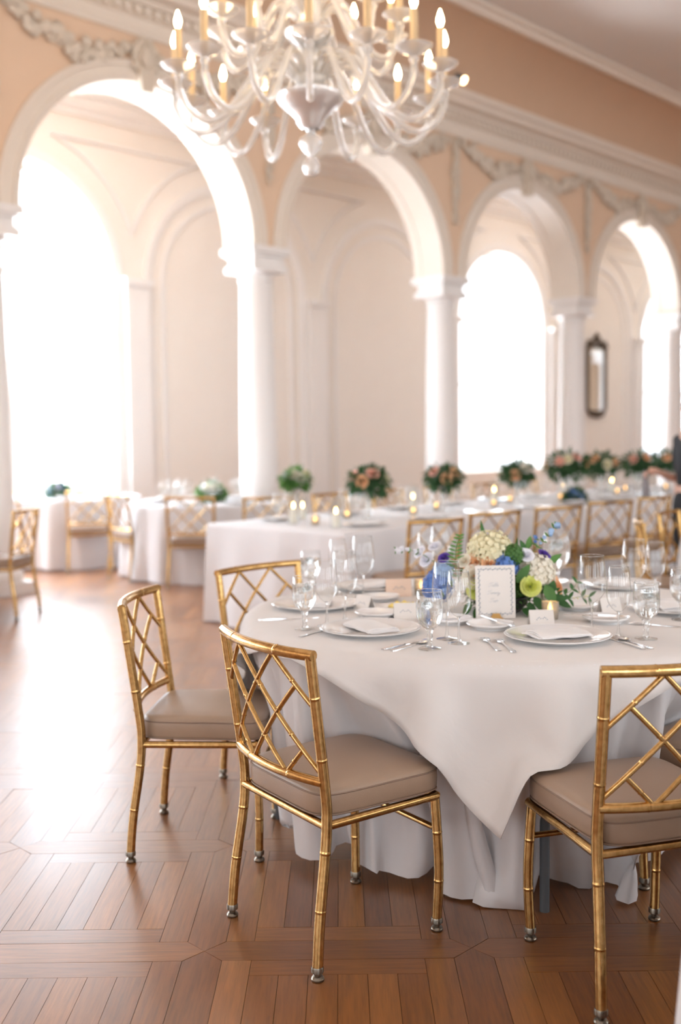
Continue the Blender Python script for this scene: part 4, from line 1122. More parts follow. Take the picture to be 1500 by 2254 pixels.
P_ch = charger_proto(); P_bp = charger_proto(.085); P_fk = fork_proto(); P_kn = knife_proto(); P_sp = spoon_proto(); P_pc = place_card_proto(); P_vo = votive_proto(1)
P_bp.name = 'bread_plate'
NAPK = [napkin_mesh(s) for s in (1, 2, 3)]
used = set()
def put(proto, x, y, rz, label, cat, group=None, z=None, sc=1.0):
    z = TZ + .0085 if z is None else z
    o = copy_tree(proto) if proto.name in used else proto
    used.add(proto.name)
    o.location = (x, y, z); o.rotation_euler = (0, 0, rz); o.scale = (sc, sc, sc)
    return tag(o, label, cat, group)
def put_napkin(i, x, y, rz, label, group, z):
    return tag(link('folded_napkin', NAPK[i % 3], None, (x, y, z), rz), label, 'napkin', group)
def toward(x, y): return math.atan2(TCY - y, TCX - x) - PI / 2
CHG = 'charger plates on the near table'
for i, (x, y, lb, nl) in enumerate([
    (.099, 3.617, 'white charger plate nearest the front-centre chair', 'white napkin folded on the plate at the front-centre chair'),
    (.722, 3.449, 'white charger plate in front of the table number card', 'smooth white napkin on the plate before the number card'),
    (-.105, 4.17, 'white charger plate at the left rim of the near table', 'white napkin on the plate at the left rim'),
    (1.287, 3.98, 'white charger plate at the right edge of the near table', 'white napkin on the plate at the right edge'),
    (1.245, 4.62, 'white charger plate at the back right, behind the wine glasses', 'white napkin at the back right behind the wine glasses'),
    (.14, 4.66, 'white charger plate at the back left of the near table', 'white napkin on the plate at the back left'),
    (.86, 4.74, 'white charger plate behind the flower centrepiece', 'white napkin behind the flower centrepiece')]):
    put(P_ch, x, y, 0, lb, 'plate', CHG)
    put_napkin(i, x, y, toward(x, y) + (-.25, .12, .1, 0, .2, -.1, .1)[i], nl, 'folded napkins on the near table', TZ + .0175)
BPG = 'bread plates on the near table'
for x, y, lb in [(.527, 3.659, 'small white bread plate before the number card with a butter knife'), (.918, 4.049, 'small white bread plate right of the glowing votive'), (.961, 3.757, 'small white bread plate under the wine glasses at right'),
                 (.395, 3.775, 'small white bread plate behind the front wine glasses'), (.135, 3.93, 'small white bread plate left of the butter dish'), (.16, 4.33, 'small white bread plate behind the butter dish at left')]:
    put(P_bp, x, y, 0, lb, 'plate', BPG)
WG = 'wine glasses on the near table'
for p, x, y, lb in [
    (P_w1, .354, 3.471, 'tall clear wine glass behind the front water goblet'), (P_w2, .385, 3.394, 'smaller clear wine glass beside the front water goblet'),
    (P_w1, .873, 3.603, 'tall clear wine glass right of the votive, front pair'), (P_w2, .928, 3.460, 'smaller wine glass between tall glass and right goblet'),
    (P_w2, -.054, 3.741, 'wine glass nearest the goblet at the left rim'), (P_w1, .012, 3.838, 'tall wine glass right of the left goblet'),
    (P_w1, .093, 4.423, 'tall wine glass at the back left, against the long table cloth'), (P_w2, -.014, 4.508, 'small wine glass at the back left rim'),
    (P_w1, 1.17, 4.14, 'tall wine glass at the back right before the bright chair'), (P_w2, 1.285, 4.235, 'small wine glass at the back right edge'),
    (P_w1, .466, 4.86, 'tall wine glass behind the fern of the centrepiece'), (P_w2, .392, 4.80, 'small wine glass behind the white sweet peas')]:
    put(p, x, y, random.uniform(0, 6), lb, 'wine glass', WG)
for x, y, lb in [(.282, 3.311, 'water goblet with ice, nearest at the front'), (-.132, 3.684, 'water goblet with ice at the left rim'), (1.013, 3.432, 'water goblet with ice at the right, beside wine glasses'),
                 (-.133, 4.517, 'water goblet at the back left rim'), (1.246, 3.78, 'water goblet at the right edge, behind')]:
    put(P_gb, x, y, random.uniform(0, 6), lb, 'goblet', 'water goblets on the near table', sc=1.05)
put(P_gb, .948, 4.56, .4, 'tall water goblet right of the centrepiece', 'goblet', 'water goblets on the near table', sc=1.42)
def tool(p, a, b, lb, cat, lenp, z=None):
    """lay a tool with its handle end at a, pointing to b"""
    L = math.hypot(b[0] - a[0], b[1] - a[1])
    put(p, a[0], a[1], math.atan2(b[1] - a[1], b[0] - a[0]) - PI / 2, lb, cat, 'cutlery on the near table', z)
tool(P_fk, (.498, 3.262), (.472, 3.496), 'steel fork, left of the pair before the number card', 'fork', .21)
tool(P_fk, (.541, 3.235), (.515, 3.46), 'steel fork, right of the pair before the number card', 'fork', .21)
tool(P_kn, (.130, 3.300), (.290, 3.476), 'steel knife lying by the front water goblet, nearer the plate', 'knife', .23)
tool(P_sp, (.158, 3.280), (.318, 3.456), 'steel spoon beside the knife at the front goblet', 'spoon', .23)
tool(P_kn, (.955, 3.255), (.885, 3.46), 'steel knife at the right of the plate by the number card', 'knife', .23)
tool(P_sp, (.985, 3.265), (.915, 3.47), 'steel spoon right of the plate by the right goblet', 'spoon', .23)
tool(P_kn, (-.315, 3.87), (-.10, 3.915), 'steel knife at the left rim before the left plate', 'knife', .23)
tool(P_sp, (-.145, 3.534), (-.02, 3.71), 'steel spoon between the two left settings', 'spoon', .23)
tool(P_kn, (.595, 3.575), (.53, 3.76), 'steel butter knife lying on the bread plate before the card', 'knife', .18, TZ + .0295)
tool(P_kn, (1.045, 3.74), (.87, 3.79), 'steel butter knife on the bread plate under the right glasses', 'knife', .18, TZ + .0295)
tool(P_fk, (1.22, 3.62), (1.04, 3.70), 'steel fork at the right edge beside the right goblet', 'fork', .2)
for p, x, y, a, lb in [(P_pc, .239, 3.881, .05, 'folded place card behind the front-centre plate'), (P_pc, .713, 3.69, .06, 'folded place card with blue sprig right of the number card'),
                       (P_pc, 1.024, 3.95, .35, 'folded place card behind the right wine glasses'), (P_pc, .09, 4.08, -.9, 'folded place card turned edge-on at left')]:
    put(p, x, y, a, lb, 'place card', 'place cards on the near table')
pk = place_card_proto('peachpaper'); put(pk, .245, 4.44, .1, 'peach-tinted folded card beside the left votive', 'place card', 'place cards on the near table', sc=1.25)
put(P_vo, .773, 3.826, 0, 'glowing amber glass votive right of the number card', 'votive', 'votive candles on the near table')
put(P_vo, .345, 4.46, 1, 'glowing votive behind the butter dish at left', 'votive', 'votive candles on the near table')
# butter dish
bd = empty('butter_dish', (.232, 4.07, TZ + .0085)); tag(bd, 'white dish of yellow butter curls at the left of the centrepiece', 'dish')
MB().lathe([(.001, .0), (.05, .0), (.085, .016), (.088, .018), (.084, .019), (.05, .005), (.001, .004)], 32).build('dish', M['china'], bd, 50)
for k in range(9):
    a = k * 2.4; r = .012 + .0052 * k
    mb = MB(); mb.tube([(r * math.cos(a) - .014, r * math.sin(a), .014 + .006 * (k % 2)), (r * math.cos(a), r * math.sin(a) + .004, .020 + .006 * (k % 2)), (r * math.cos(a) + .014, r * math.sin(a), .014 + .006 * (k % 2))], [.006, .010, .006], 8)
    mb.build('butter_curl', M['butter'], bd, 60)
# table number card with vine border and script
cd = empty('table_number_card', (.573, 3.835, TZ + .012), .03); tag(cd, 'ivory card with blue vine border reading Table Twenty Two', 'sign')
CWd, CHt = .148, .197; TL = math.radians(-6)
def cardp(x, z, d=0): return Vector((x, z * math.sin(-TL) * 1 - d * math.cos(TL), z * math.cos(TL) + .0))
MB().prism([(-CWd / 2, 0), (CWd / 2, 0), (CWd / 2, CHt), (-CWd / 2, CHt)], -.0012, 0.0012, lambda x, z, h: cardp(x, z, -h)).build('card', M['paper'], cd, 0)
vb = MB(); bx, bz0, bz1 = CWd / 2 - .0135, .017, CHt - .0135
loop = []
def seg(a, b, k):
    for i in range(k): loop.append((a[0] + (b[0] - a[0]) * i / k, a[1] + (b[1] - a[1]) * i / k))
seg((-bx, bz0), (bx, bz0), 14); seg((bx, bz0), (bx, bz1), 20); seg((bx, bz1), (-bx, bz1), 14); seg((-bx, bz1), (-bx, bz0), 20)
vb.tube([cardp(x + .0012 * math.sin(i * 1.3) * (abs(x) > bx - .001), z + .0012 * math.sin(i * 1.3) * (abs(x) <= bx - .001), .0015) for i, (x, z) in enumerate(loop)], .0006, 4, closed=True)
for i, (x, z) in enumerate(loop):
    if i % 1 == 0:
        hor = abs(x) <= bx - .001
        s_ = 1 if i % 2 else -1
        a = (.6 if hor else 1.05); L = .0036
        c0 = cardp(x + (.0 if hor else s_ * .0028), z + (s_ * .0028 if hor else 0), .0016)
        vb.tube([c0 + cardp(-L * math.cos(a), -L * math.sin(a)) , c0, c0 + cardp(L * math.cos(a), L * math.sin(a))], [.0003, .0012, .0003], 5)
vb.build('vine_border', M['ink'], cd, 60)
SCRIPT = {  # simple copperplate strokes, x right, y up, x-height 1
    'T': ([[(-.3, 1.2), (.1, 1.75), (.6, 1.95), (1.2, 1.85), (1.9, 2.05)], [(1.15, 1.9), (.95, 1.1), (.6, .25), (.1, -.1), (-.4, .1), (-.45, .5)]], 1.45),
    'a': ([[(.75, .8), (.4, 1), (.05, .6), (.05, .15), (.35, 0), (.7, .4), (.85, .95), (.75, .2), (.95, 0), (1.25, .3)]], 1.1),
    'b': ([[(0, .3), (.45, 1.5), (.5, 2.0), (.25, 1.9), (.1, 1.0), (.15, .1), (.5, 0), (.75, .5), (.6, .95), (1.0, .85)]], .9),
    'l': ([[(0, .3), (.45, 1.5), (.5, 2.0), (.25, 1.9), (.12, .9), (.2, .1), (.45, 0), (.7, .3)]], .62),
    'e': ([[(0, .3), (.5, .6), (.55, .95), (.25, .95), (.1, .45), (.3, .02), (.65, .1), (.95, .4)]], .85),
    'w': ([[(0, .6), (.2, .95), (.15, .3), (.35, 0), (.65, .4), (.75, .9), (.75, .2), (.95, 0), (1.25, .5), (1.25, .95), (1.55, .85)]], 1.5),
    'n': ([[(0, .5), (.2, .95), (.2, 0), (.45, .75), (.7, .95), (.75, .3), (.9, 0), (1.2, .35)]], 1.1),
    't': ([[(0, .3), (.4, 1.1), (.5, 1.6), (.3, .5), (.4, .02), (.75, .3)], [(.1, 1.15), (.75, 1.2)]], .7),
    'y': ([[(0, .5), (.2, .95), (.2, .2), (.4, 0), (.75, .5), (.9, .95), (.7, -.3), (.3, -1.0), (0, -.8), (.5, -.2), (1.3, .35)]], 1.2),
    'o': ([[(.5, .95), (.15, .7), (.1, .2), (.4, 0), (.7, .35), (.6, .85), (.45, .8), (1.0, .85)]], 1.0)}
def script(word, cx, cz, sc):
    w = sum(SCRIPT[c][1] for c in word); x = -w / 2; mb = MB()
    for c in word:
        for st in SCRIPT[c][0]:
            P = smooth_path([cardp(cx + (x + px + .35 * py) * sc, cz + py * sc, .0014) for px, py in st], 4)
            mb.tube(P, [.00045 + .0003 * abs(math.sin(i * .5)) for i in range(len(P))], 4)
        x += SCRIPT[c][1]
    return mb
script('Table', -.006, .119, .0072).build('lettering', M['inkpale'], cd, 60)
script('Twenty', -.006, .091, .0066).build('lettering', M['inkpale'], cd, 60)
script('Two', -.006, .061, .0074).build('lettering', M['inkpale'], cd, 60)
MB().prism([(-.024, -.009), (.024, -.009), (.012, .013), (-.012, .013)], -.012, -.003, lambda x, z, h: Vector((x, h, z + .007))).build('clip_front', M['stand'], cd, 0)
MB().prism([(-.026, -.009), (.026, -.009), (.026, -.004), (-.026, -.004)], -.012, .045, lambda x, z, h: Vector((x, h, z + .007))).build('clip_base', M['stand'], cd, 0)

# ------------------------------------------------------------------ flowers
def frame_to(d):
    d = Vector(d).normalized(); q = Vector((0, 0, 1)).rotation_difference(d); return q.to_matrix()
def leaf_geo(mb, base, d, up, L, W, curl=.25, n=5):
    """bent leaf blade with a folded midrib and a little thickness"""
    base, d = Vector(base), Vector(d).normalized(); s = d.cross(Vector(up)); s = s.normalized() if s.length > 1e-4 else d.orthogonal().normalized()
    u = s.cross(d); vs = []; fs = []
    for i in range(n + 1):
        t = i / n; w = W * (math.sin(PI * min(1, t * .96 + .04)) ** .8) * (1.15 - .3 * t)
        c = base + d * (L * t) - u * (curl * L * t * t)
        vs += [c - s * w + u * w * .25, c - u * .0006, c + s * w + u * w * .25]
    for i in range(n):
        a = i * 3; fs += [(a, a + 1, a + 4, a + 3), (a + 1, a + 2, a + 5, a + 4)]
    mb.add(vs, fs)
def hydrangea(center, R, m, name, parent, seed, n=95, axis=(0, 0, 1), fl=.013, squash=.85):
    g = random.Random(seed); mb = MB(); c = Vector(center); Rm = frame_to(axis)
    for k in range(n):
        z = 1 - 1.55 * (k + .5) / n; r = math.sqrt(max(0, 1 - z * z)); a = k * 2.39996
        nrm = Rm @ Vector((r * math.cos(a), r * math.sin(a), z * squash)).normalized()
        p = c + nrm * R * g.uniform(.93, 1.04); F = frame_to(nrm + Vector((g.uniform(-.3, .3), g.uniform(-.3, .3), g.uniform(-.3, .3))))
        ph = g.uniform(0, 1.5)
        for q in range(4):
            b = ph + q * PI / 2
            e = F @ Vector((math.cos(b), math.sin(b), .28)); w = F @ Vector((-math.sin(b), math.cos(b), 0))
            mb.add([p, p + e * fl * .55 + w * fl * .5, p + e * fl, p + e * fl * .55 - w * fl * .5], [(0, 1, 2, 3)])
    blob(mb, c, R * .84, 10)
    return mb.build(name, m, parent, 60)
def rose(center, R, axis, m, name, parent, seed, layers=4):
    g = random.Random(seed); mb = MB(); F = frame_to(axis); c = Vector(center)
    for l in range(layers):
        k = 3 + l; rr = R * (.30 + .70 * l / (layers - 1)); open_ = .15 + .55 * l / (layers - 1)
        for q in range(k):
            b0 = q * 2 * PI / k + l * .7 + g.uniform(-.1, .1); vs = []; fs = []; n, s = 4, 6
            for i in range(n + 1):
                t = i / n
                for j in range(s + 1):
                    v = j / s - .5; a = b0 + v * 2 * PI / k * 1.45
                    rad = rr * (.25 + .75 * math.sin(t * PI / 2) ** (.9)) * (1 + open_ * .55 * t * t) 
                    z = R * (1.15 - .35 * l / (layers - 1)) * t * (1 - .22 * (2 * v) ** 2 * t) - R * open_ * .45 * t ** 4
                    vs.append(c + F @ Vector((rad * math.cos(a), rad * math.sin(a), z - R * .35)))
            for i in range(n):
                for j in range(s): a = i * (s + 1) + j; fs.append((a, a + 1, a + s + 2, a + s + 1))
            mb.add(vs, fs)
    return mb.build(name, m, parent, 180)
def sprig(parent, pts, m_leaf, name, g, L=.035, W=.009, step=2, flowers=None, fr=.008):
    P = smooth_path(pts, 5); mb = MB(); mb.tube(P, [.0016 - .0009 * i / len(P) for i in range(len(P))], 5)
    st = mb.build(name, M['stem'], parent, 60)
    lf = MB()
    for i in range(2, len(P), step):
        t = (P[i] - P[i - 1]).normalized(); s = t.cross(Vector((g.uniform(-.3, .3), -1, .3))).normalized()
        for sg in (-1, 1):
            leaf_geo(lf, P[i], t * .6 + s * sg, Vector((0, -.6, 1)), L * g.uniform(.7, 1.1), W, .2)
    lf.build('sprig_leaves', m_leaf, st, 60)
    if flowers:
        fb = MB()
        for i in range(len(P) // 3, len(P), 2): blob(fb, P[i] + Vector((g.uniform(-.008, .008), g.uniform(-.012, 0), g.uniform(-.006, .008))), fr * g.uniform(.6, 1.1), 6)
        fb.build('sprig_blossoms', flowers, st, 60)
    return st
fc = empty('flower_centerpiece', (.62, 4.03, TZ + .009)); tag(fc, 'low centrepiece of hydrangeas, roses, fern and blue delphinium behind the number card', 'flowers')
g6 = random.Random(8)
MB().lathe([(.001, 0), (.075, 0), (.105, .03), (.11, .06), (.10, .062), (.09, .03), (.001, .02)], 28).build('bowl', M['vase'], fc, 50)
mo = MB()
for k in range(420):
    a = g6.uniform(0, 2 * PI); z = g6.uniform(.02, .13); r = .135 * math.sqrt(max(.05, 1 - ((z - .04) / .16) ** 2)) * g6.uniform(.75, 1.02)
    p = Vector((r * math.cos(a), r * math.sin(a), z)); leaf_geo(mo, p, Vector((math.cos(a), math.sin(a), g6.uniform(-.5, .6))), (0, 0, 1), g6.uniform(.014, .03), .005, .3, 2)
blob(mo, (0, 0, .075), .105, 10, (1, 1, .7)); mo.build('moss_collar', M['moss'], fc, 60)
# heads, in local metres (x right, y away from the camera, z up)
hydrangea((-.045, -.03, .232), .084, M['cream'], 'hydrangea_head', fc, 1, 130, (0, -.35, 1), .014)['label'] = 'cream-yellow hydrangea head'
hydrangea((.128, -.05, .150), .074, M['ivory'], 'hydrangea_head', fc, 2, 140, (.35, -.55, .8), .013)['label'] = 'ivory hydrangea head'
hydrangea((.0, -.085, .182), .052, M['blue'], 'hydrangea_head', fc, 3, 70, (0, -.7, .7), .013)['label'] = 'blue hydrangea head'
hydrangea((-.245, -.02, .100), .060, M['blue'], 'delphinium_cluster', fc, 4, 80, (-.6, -.6, .4), .014, 1.2)['label'] = 'drooping blue blossoms'
hydrangea((-.225, -.03, .165), .036, M['paleblue'], 'delphinium_cluster', fc, 5, 50, (-.6, -.5, .6), .014)
hydrangea((.035, -.075, .225), .043, M['leaf2'], 'green_berry_cluster', fc, 6, 110, (0, -.5, .8), .008)
for (p, R, ax, m, lb) in [((-.105, -.085, .192), .038, (-.3, -.8, .5), 'peachpetal', 'peach rose'), ((-.055, -.11, .195), .026, (.1, -.8, .5), 'peachpetal', None), ((.205, -.02, .085), .040, (.7, -.6, .2), 'peachpetal', None), ((-.115, -.11, .148), .036, (-.2, -.9, .25), 'ivory', 'white ranunculus'),
                          ((.095, -.125, .112), .030, (.0, -1, .25), 'lime', 'lime lisianthus'), ((-.11, -.12, .100), .028, (-.2, -1, .1), 'lime', None), ((.155, -.105, .075), .034, (.2, -.9, .1), 'ivory', None), ((-.15, -.07, .205), .022, (-.5, -.7, .6), 'ivory', None),
                          ((.165, -.03, .222), .020, (.4, -.4, .8), 'violet', 'violet bloom'), ((-.225, -.05, .215), .018, (-.4, -.6, .7), 'violet', None), ((-.29, -.02, .205), .024, (-.6, -.5, .5), 'lilac', 'white sweet pea'), ((-.315, -.02, .235), .021, (-.7, -.4, .6), 'lilac', None),
                          ((.085, -.08, .225), .024, (.1, -.7, .7), 'lilac', None), ((-.255, .0, .255), .021, (-.4, -.4, .9), 'lilac', None)]:
    o = rose(p, R, ax, M[m], 'blossom', fc, int(abs(p[0]) * 1000) + 3)
    if lb: o['label'] = lb
# fern frond
fb = MB(); fp = smooth_path([(-.165, -.04, .12), (-.180, -.06, .19), (-.180, -.065, .25), (-.165, -.07, .305)], 8)
fb.tube(fp, .0016, 5)
for i in range(3, len(fp), 2):
    t = (fp[i] - fp[i - 1]).normalized(); f = 1 - (i / len(fp)) * .8
    for sg in (-1, 1): leaf_geo(fb, fp[i], Vector((sg, -.15, .35)), (0, -1, .2), .044 * f + .008, .0046, .1, 3)
fb.build('fern_frond', M['leaf2'], fc, 60)['label'] = 'green fern frond'
# single leaves
for (p, d, L, W) in [((-.055, .02, .23), (-.12, 0, 1), .125, .010), ((.03, .02, .21), (.02, 0, 1), .085, .006), ((.055, .02, .20), (.22, 0, 1), .085, .007), ((.045, -.11, .125), (.5, -.2, .75), .085, .018), ((.17, -.115, .085), (.25, -.3, .9), .01, .018), ((.150, -.125, .115), (.35, -.4, -.75), .085, .022),
                     ((.11, -.12, .07), (.3, -.6, -.5), .075, .018), ((.13, -.11, .05), (.6, -.5, -.25), .08, .017), ((.09, -.12, .05), (.15, -.6, -.7), .075, .017), ((.16, -.10, .06), (.8, -.4, .1), .085, .016), ((.12, -.10, .09), (.8, -.6, .35), .07, .017), ((-.13, -.11, .05), (-.4, -.6, -.5), .07, .014),
                     ((-.11, -.12, .03), (-.1, -.6, -.35), .07, .012), ((.10, -.02, .24), (.2, -.1, .8), .055, .012), ((.09, -.03, .235), (-.3, -.3, .7), .05, .011), ((-.10, -.07, .20), (.1, -.4, .8), .055, .010), ((-.075, -.09, .185), (.5, -.5, .6), .05, .010), ((.18, .0, .18), (.7, -.1, .5), .07, .014),
                     ((-.19, -.03, .17), (-.5, -.4, .6), .06, .010), ((.20, -.06, .05), (.7, -.3, -.3), .07, .014), ((.07, -.125, .03), (.1, -.7, -.2), .06, .014)]:
    mb = MB(); leaf_geo(mb, p, d, (0, -1, .3), max(L, .05), W, .22, 6); mb.build('leaf', M['leaf'] if g6.random() < .65 else M['leaf2'], fc, 60)
sprig(fc, [(.10, .0, .20), (.15, -.02, .26), (.19, -.02, .31), (.215, -.02, .335)], M['leaf2'], 'delphinium_stem', g6, .02, .005, 2, M['paleblue'], .011)
sprig(fc, [(.08, .01, .21), (.12, .0, .26), (.14, .0, .285)], M['leaf2'], 'delphinium_stem', g6, .02, .005, 3, M['blue'], .010)
sprig(fc, [(-.25, -.02, .19), (-.32, -.03, .235), (-.37, -.03, .245), (-.41, -.03, .245)], M['leaf2'], 'trailing_jasmine', g6, .018, .004, 3, M['lilac'], .011)
sprig(fc, [(.17, -.08, .08), (.22, -.10, .075), (.255, -.11, .095), (.275, -.11, .125)], M['leaf'], 'trailing_vine', g6, .035, .008, 4)
sprig(fc, [(.17, -.09, .07), (.23, -.11, .06), (.29, -.12, .070), (.32, -.12, .065)], M['leaf'], 'trailing_vine', g6, .04, .007, 4, M['cream'], .005)
sprig(fc, [(.13, -.12, .06), (.155, -.15, .035), (.185, -.165, .012)], M['leaf2'], 'trailing_vine', g6, .03, .006, 3)
sprig(fc, [(-.18, -.05, .13), (-.225, -.07, .11), (-.245, -.08, .075)], M['leaf'], 'trailing_vine', g6, .025, .006, 3)

# tall arrangements on the long table and low ones on the far tables
def arrangement(x, y, z, R, blooms, label, seed, glass=True, m='dleaf', stemh=.20, group='flower arrangements on the long table'):
    g = random.Random(seed); root = empty('flower_arrangement', (x, y, z)); tag(root, label, 'flowers', group)
    h0 = 0.0
    if glass:
        MB().lathe([(.055, 0), (.055, .004), (.018, .012), (.014, .06), (.016, stemh * .5), (.03, stemh * .85), (.06, stemh + .03), (.058, stemh + .03), (.026, stemh * .85), (.012, stemh * .5)], 20, capb=True).build('glass_stand', M['crystal'], root, 60)
        h0 = stemh
    else:
        MB().lathe([(.001, 0), (.06, 0), (.08, .05), (.078, .05), (.055, .006), (.001, .006)], 20).build('bowl', M['china'], root, 50)
    c = Vector((0, 0, h0 + R * .62)); fo = MB()
    for k in range(330):
        d = Vector((g.gauss(0, 1), g.gauss(0, 1), g.gauss(0, .8) + .1)).normalized()
        p = c + Vector((d.x * R, d.y * R, d.z * R * .72)) * g.uniform(.5, .95)
        leaf_geo(fo, p, d + Vector((g.uniform(-.5, .5), g.uniform(-.5, .5), g.uniform(-.6, .4))), (g.uniform(-1, 1), g.uniform(-1, 1), 1), g.uniform(.05, .085), g.uniform(.012, .02), .3, 3)
    blob(fo, c, R * .55, 8, (1, 1, .75)); fo.build('foliage', M[m], root, 60)
    for k, bm_ in enumerate(blooms):
        a = -PI / 2 + (k - (len(blooms) - 1) / 2) * .75 + g.uniform(-.2, .2); e = g.uniform(-.1, .8)
        d = Vector((math.cos(a) * math.cos(e), math.sin(a) * math.cos(e), math.sin(e)))
        rose(c + Vector((d.x * R, d.y * R, d.z * R * .75)) * .88, .042, d, M[bm_], 'bloom', root, seed + k, 3)
    return root
def lxy(px, b):
    """where a line of sight from the hall meets row b of the long table (plan)"""
    t = (px - 750) / FPX; p = LO + LV * b; s = (t * p.y - p.x) / (LU.x - t * LU.y); q = p + LU * s; return q.x, q.y
zl = TZ + .001
for px, b, R, bl, lb, sd in [
    (812, .75, .175, ['blush', 'peachpetal', 'blush', 'cream'], 'tall green arrangement with blush roses, nearest on the long table', 31), (978, .75, .165, ['blush', 'peachpetal', 'peachpetal'], 'tall arrangement with peach roses, second on the long table', 32),
    (1140, .75, .165, ['peachpetal', 'ivory'], 'round green arrangement, third on the long table', 33), (1248, .70, .235, ['peachpetal', 'blush', 'cream', 'blush', 'peachpetal'], 'largest green arrangement with peach roses on the long table', 34),
    (1325, .85, .21, ['peachpetal', 'cream', 'peachpetal'], 'arrangement with peach roses right of the largest one', 35), (1405, .75, .21, ['blush', 'peachpetal'], 'green arrangement behind the hand of the person in black', 36), (1470, .75, .22, ['peachpetal', 'cream'], 'green arrangement at the right end beside the person in black', 37)]:
    x, y = lxy(px, b); arrangement(x, y, zl, R, bl, lb, sd)
arrangement(-1.42, 11.42, zl, .15, ['ivory', 'lilac', 'cream', 'ivory', 'lilac', 'ivory'], 'low white and green flowers on the round table at left', 41, False, 'leaf2', group='flowers on the far round tables')
arrangement(-3.42, 12.6, zl, .12, ['paleblue', 'lilac', 'violet'], 'small blue and white flowers on the window table', 42, False, 'leaf', group='flowers on the far round tables')
arrangement(-.42, 9.95, zl, .14, ['ivory', 'lilac', 'ivory', 'ivory', 'cream', 'ivory'], 'white flowers at the far left end of the long table', 43, True, 'leaf2')
x, y = lxy(1268, .35); arrangement(x, y, zl, .09, ['blue', 'paleblue', 'blue'], 'small dark green posy with a blue bloom under the largest arrangement', 44, False, 'dleaf', group='flowers on the far round tables')

# settings on the far tables: plates, glasses, candles
gl_m = MB().lathe([(.033, 0), (.005, .004), (.004, .085), (.03, .10), (.042, .14), (.040, .19), (.033, .245)], 14).mesh('wine_glass', M['glass'], 180)
gb_m = MB().lathe([(.033, 0), (.009, .006), (.010, .055), (.034, .075), (.042, .11), (.038, .175)], 14).mesh('water_goblet', M['glass'], 180)
pl_m = MB().lathe([(.001, .006), (.11, .006), (.175, .018), (.178, .020), (.11, .011), (.001, .011)], 28).mesh('plate', M['china'], 40)
def small_glass(me, nm, x, y, lb, gr, cat): tag(link(nm, me, None, (x, y, zl), random.uniform(0, 6)), lb, cat, gr)
def setting(x, y, nx, ny, lbl, tagn):
    """place setting at (x,y); (nx,ny) points to the table centre"""
    at_ = ' at the %s place along %s' % (tagn, lbl) if tagn else ' on ' + lbl
    tag(link('plate', pl_m, None, (x, y, zl)), 'white plate' + at_, 'plate', 'plates on ' + lbl)
    tag(link('folded_napkin', NAPK[int(x * 10) % 3], None, (x, y, zl + .0145), math.atan2(ny, nx) - PI / 2), 'folded white napkin' + at_, 'napkin', 'napkins on ' + lbl)
    sx, sy = ny, -nx
    small_glass(gl_m, 'wine_glass', x + nx * .24 + sx * .12, y + ny * .24 + sy * .12, ('inner clear wine glass' if tagn else 'clear wine glass') + at_, 'wine glasses on ' + lbl, 'wine glass')
    small_glass(gl_m, 'wine_glass', x + nx * .20 + sx * .20, y + ny * .20 + sy * .20, ('outer clear wine glass' if tagn else 'clear wine glass') + at_, 'wine glasses on ' + lbl, 'wine glass')
    small_glass(gb_m, 'water_goblet', x + nx * .13 + sx * .17, y + ny * .13 + sy * .17, 'clear water goblet' + at_, 'water goblets on ' + lbl, 'goblet')
for i in range(9):
    p = lpt(.55 + i * .80, .26); setting(p.x, p.y, LV.x, LV.y, 'the near side of the long table', ORD[i])
    p = lpt(.55 + i * .80, LW - .26); setting(p.x, p.y, -LV.x, -LV.y, 'the far side of the long table', ORD[i])
for k in range(7):
    a = -2.6 + k * .9; setting(FT[0] + .6 * math.cos(a), FT[1] + .6 * math.sin(a), -math.cos(a), -math.sin(a), 'the white flower table', '')
for k in range(6):
    a = -2.4 + k * 1.0; setting(FL[0] + .6 * math.cos(a), FL[1] + .6 * math.sin(a), -math.cos(a), -math.sin(a), 'the window table', '')
for i in range(11):
    p = lpt(.35 + i * .62, .62 + .22 * (i % 2)); put(P_vo, p.x, p.y, i, 'small glowing votive on the long table, %s from its near end' % ORD[i], 'votive', 'votives on the long table', zl, 1.15)
def taper(x, y, h, lb):
    o = empty('taper_candle', (x, y, zl)); tag(o, lb, 'candle', 'hurricane candles on the long table')
    MB().lathe([(.001, 0), (.045, 0), (.045, h), (.043, h), (.043, .006), (.001, .006)], 18).build('glass_cylinder', M['glass'], o, 40)
    MB().lathe([(.001, .007), (.03, .007), (.03, h * .5), (.001, h * .5)], 16).build('candle', M['wax'], o, 40)
    MB().lathe([(.001, h * .5), (.008, h * .5 + .012), (.006, h * .5 + .028), (.001, h * .5 + .045)], 10).build('flame', M['flame'], o, 60)
for i, (a, b, h) in enumerate([(.30, .35, .22), (.34, .85, .26), (.75, 1.15, .2), (2.0, .95, .24), (3.4, 1.0, .24), (4.7, .95, .24), (5.9, 1.0, .24)]):
    p = lpt(a, b); taper(p.x, p.y, h, 'clear hurricane candle on the long table, %s from its near end' % ORD[i])

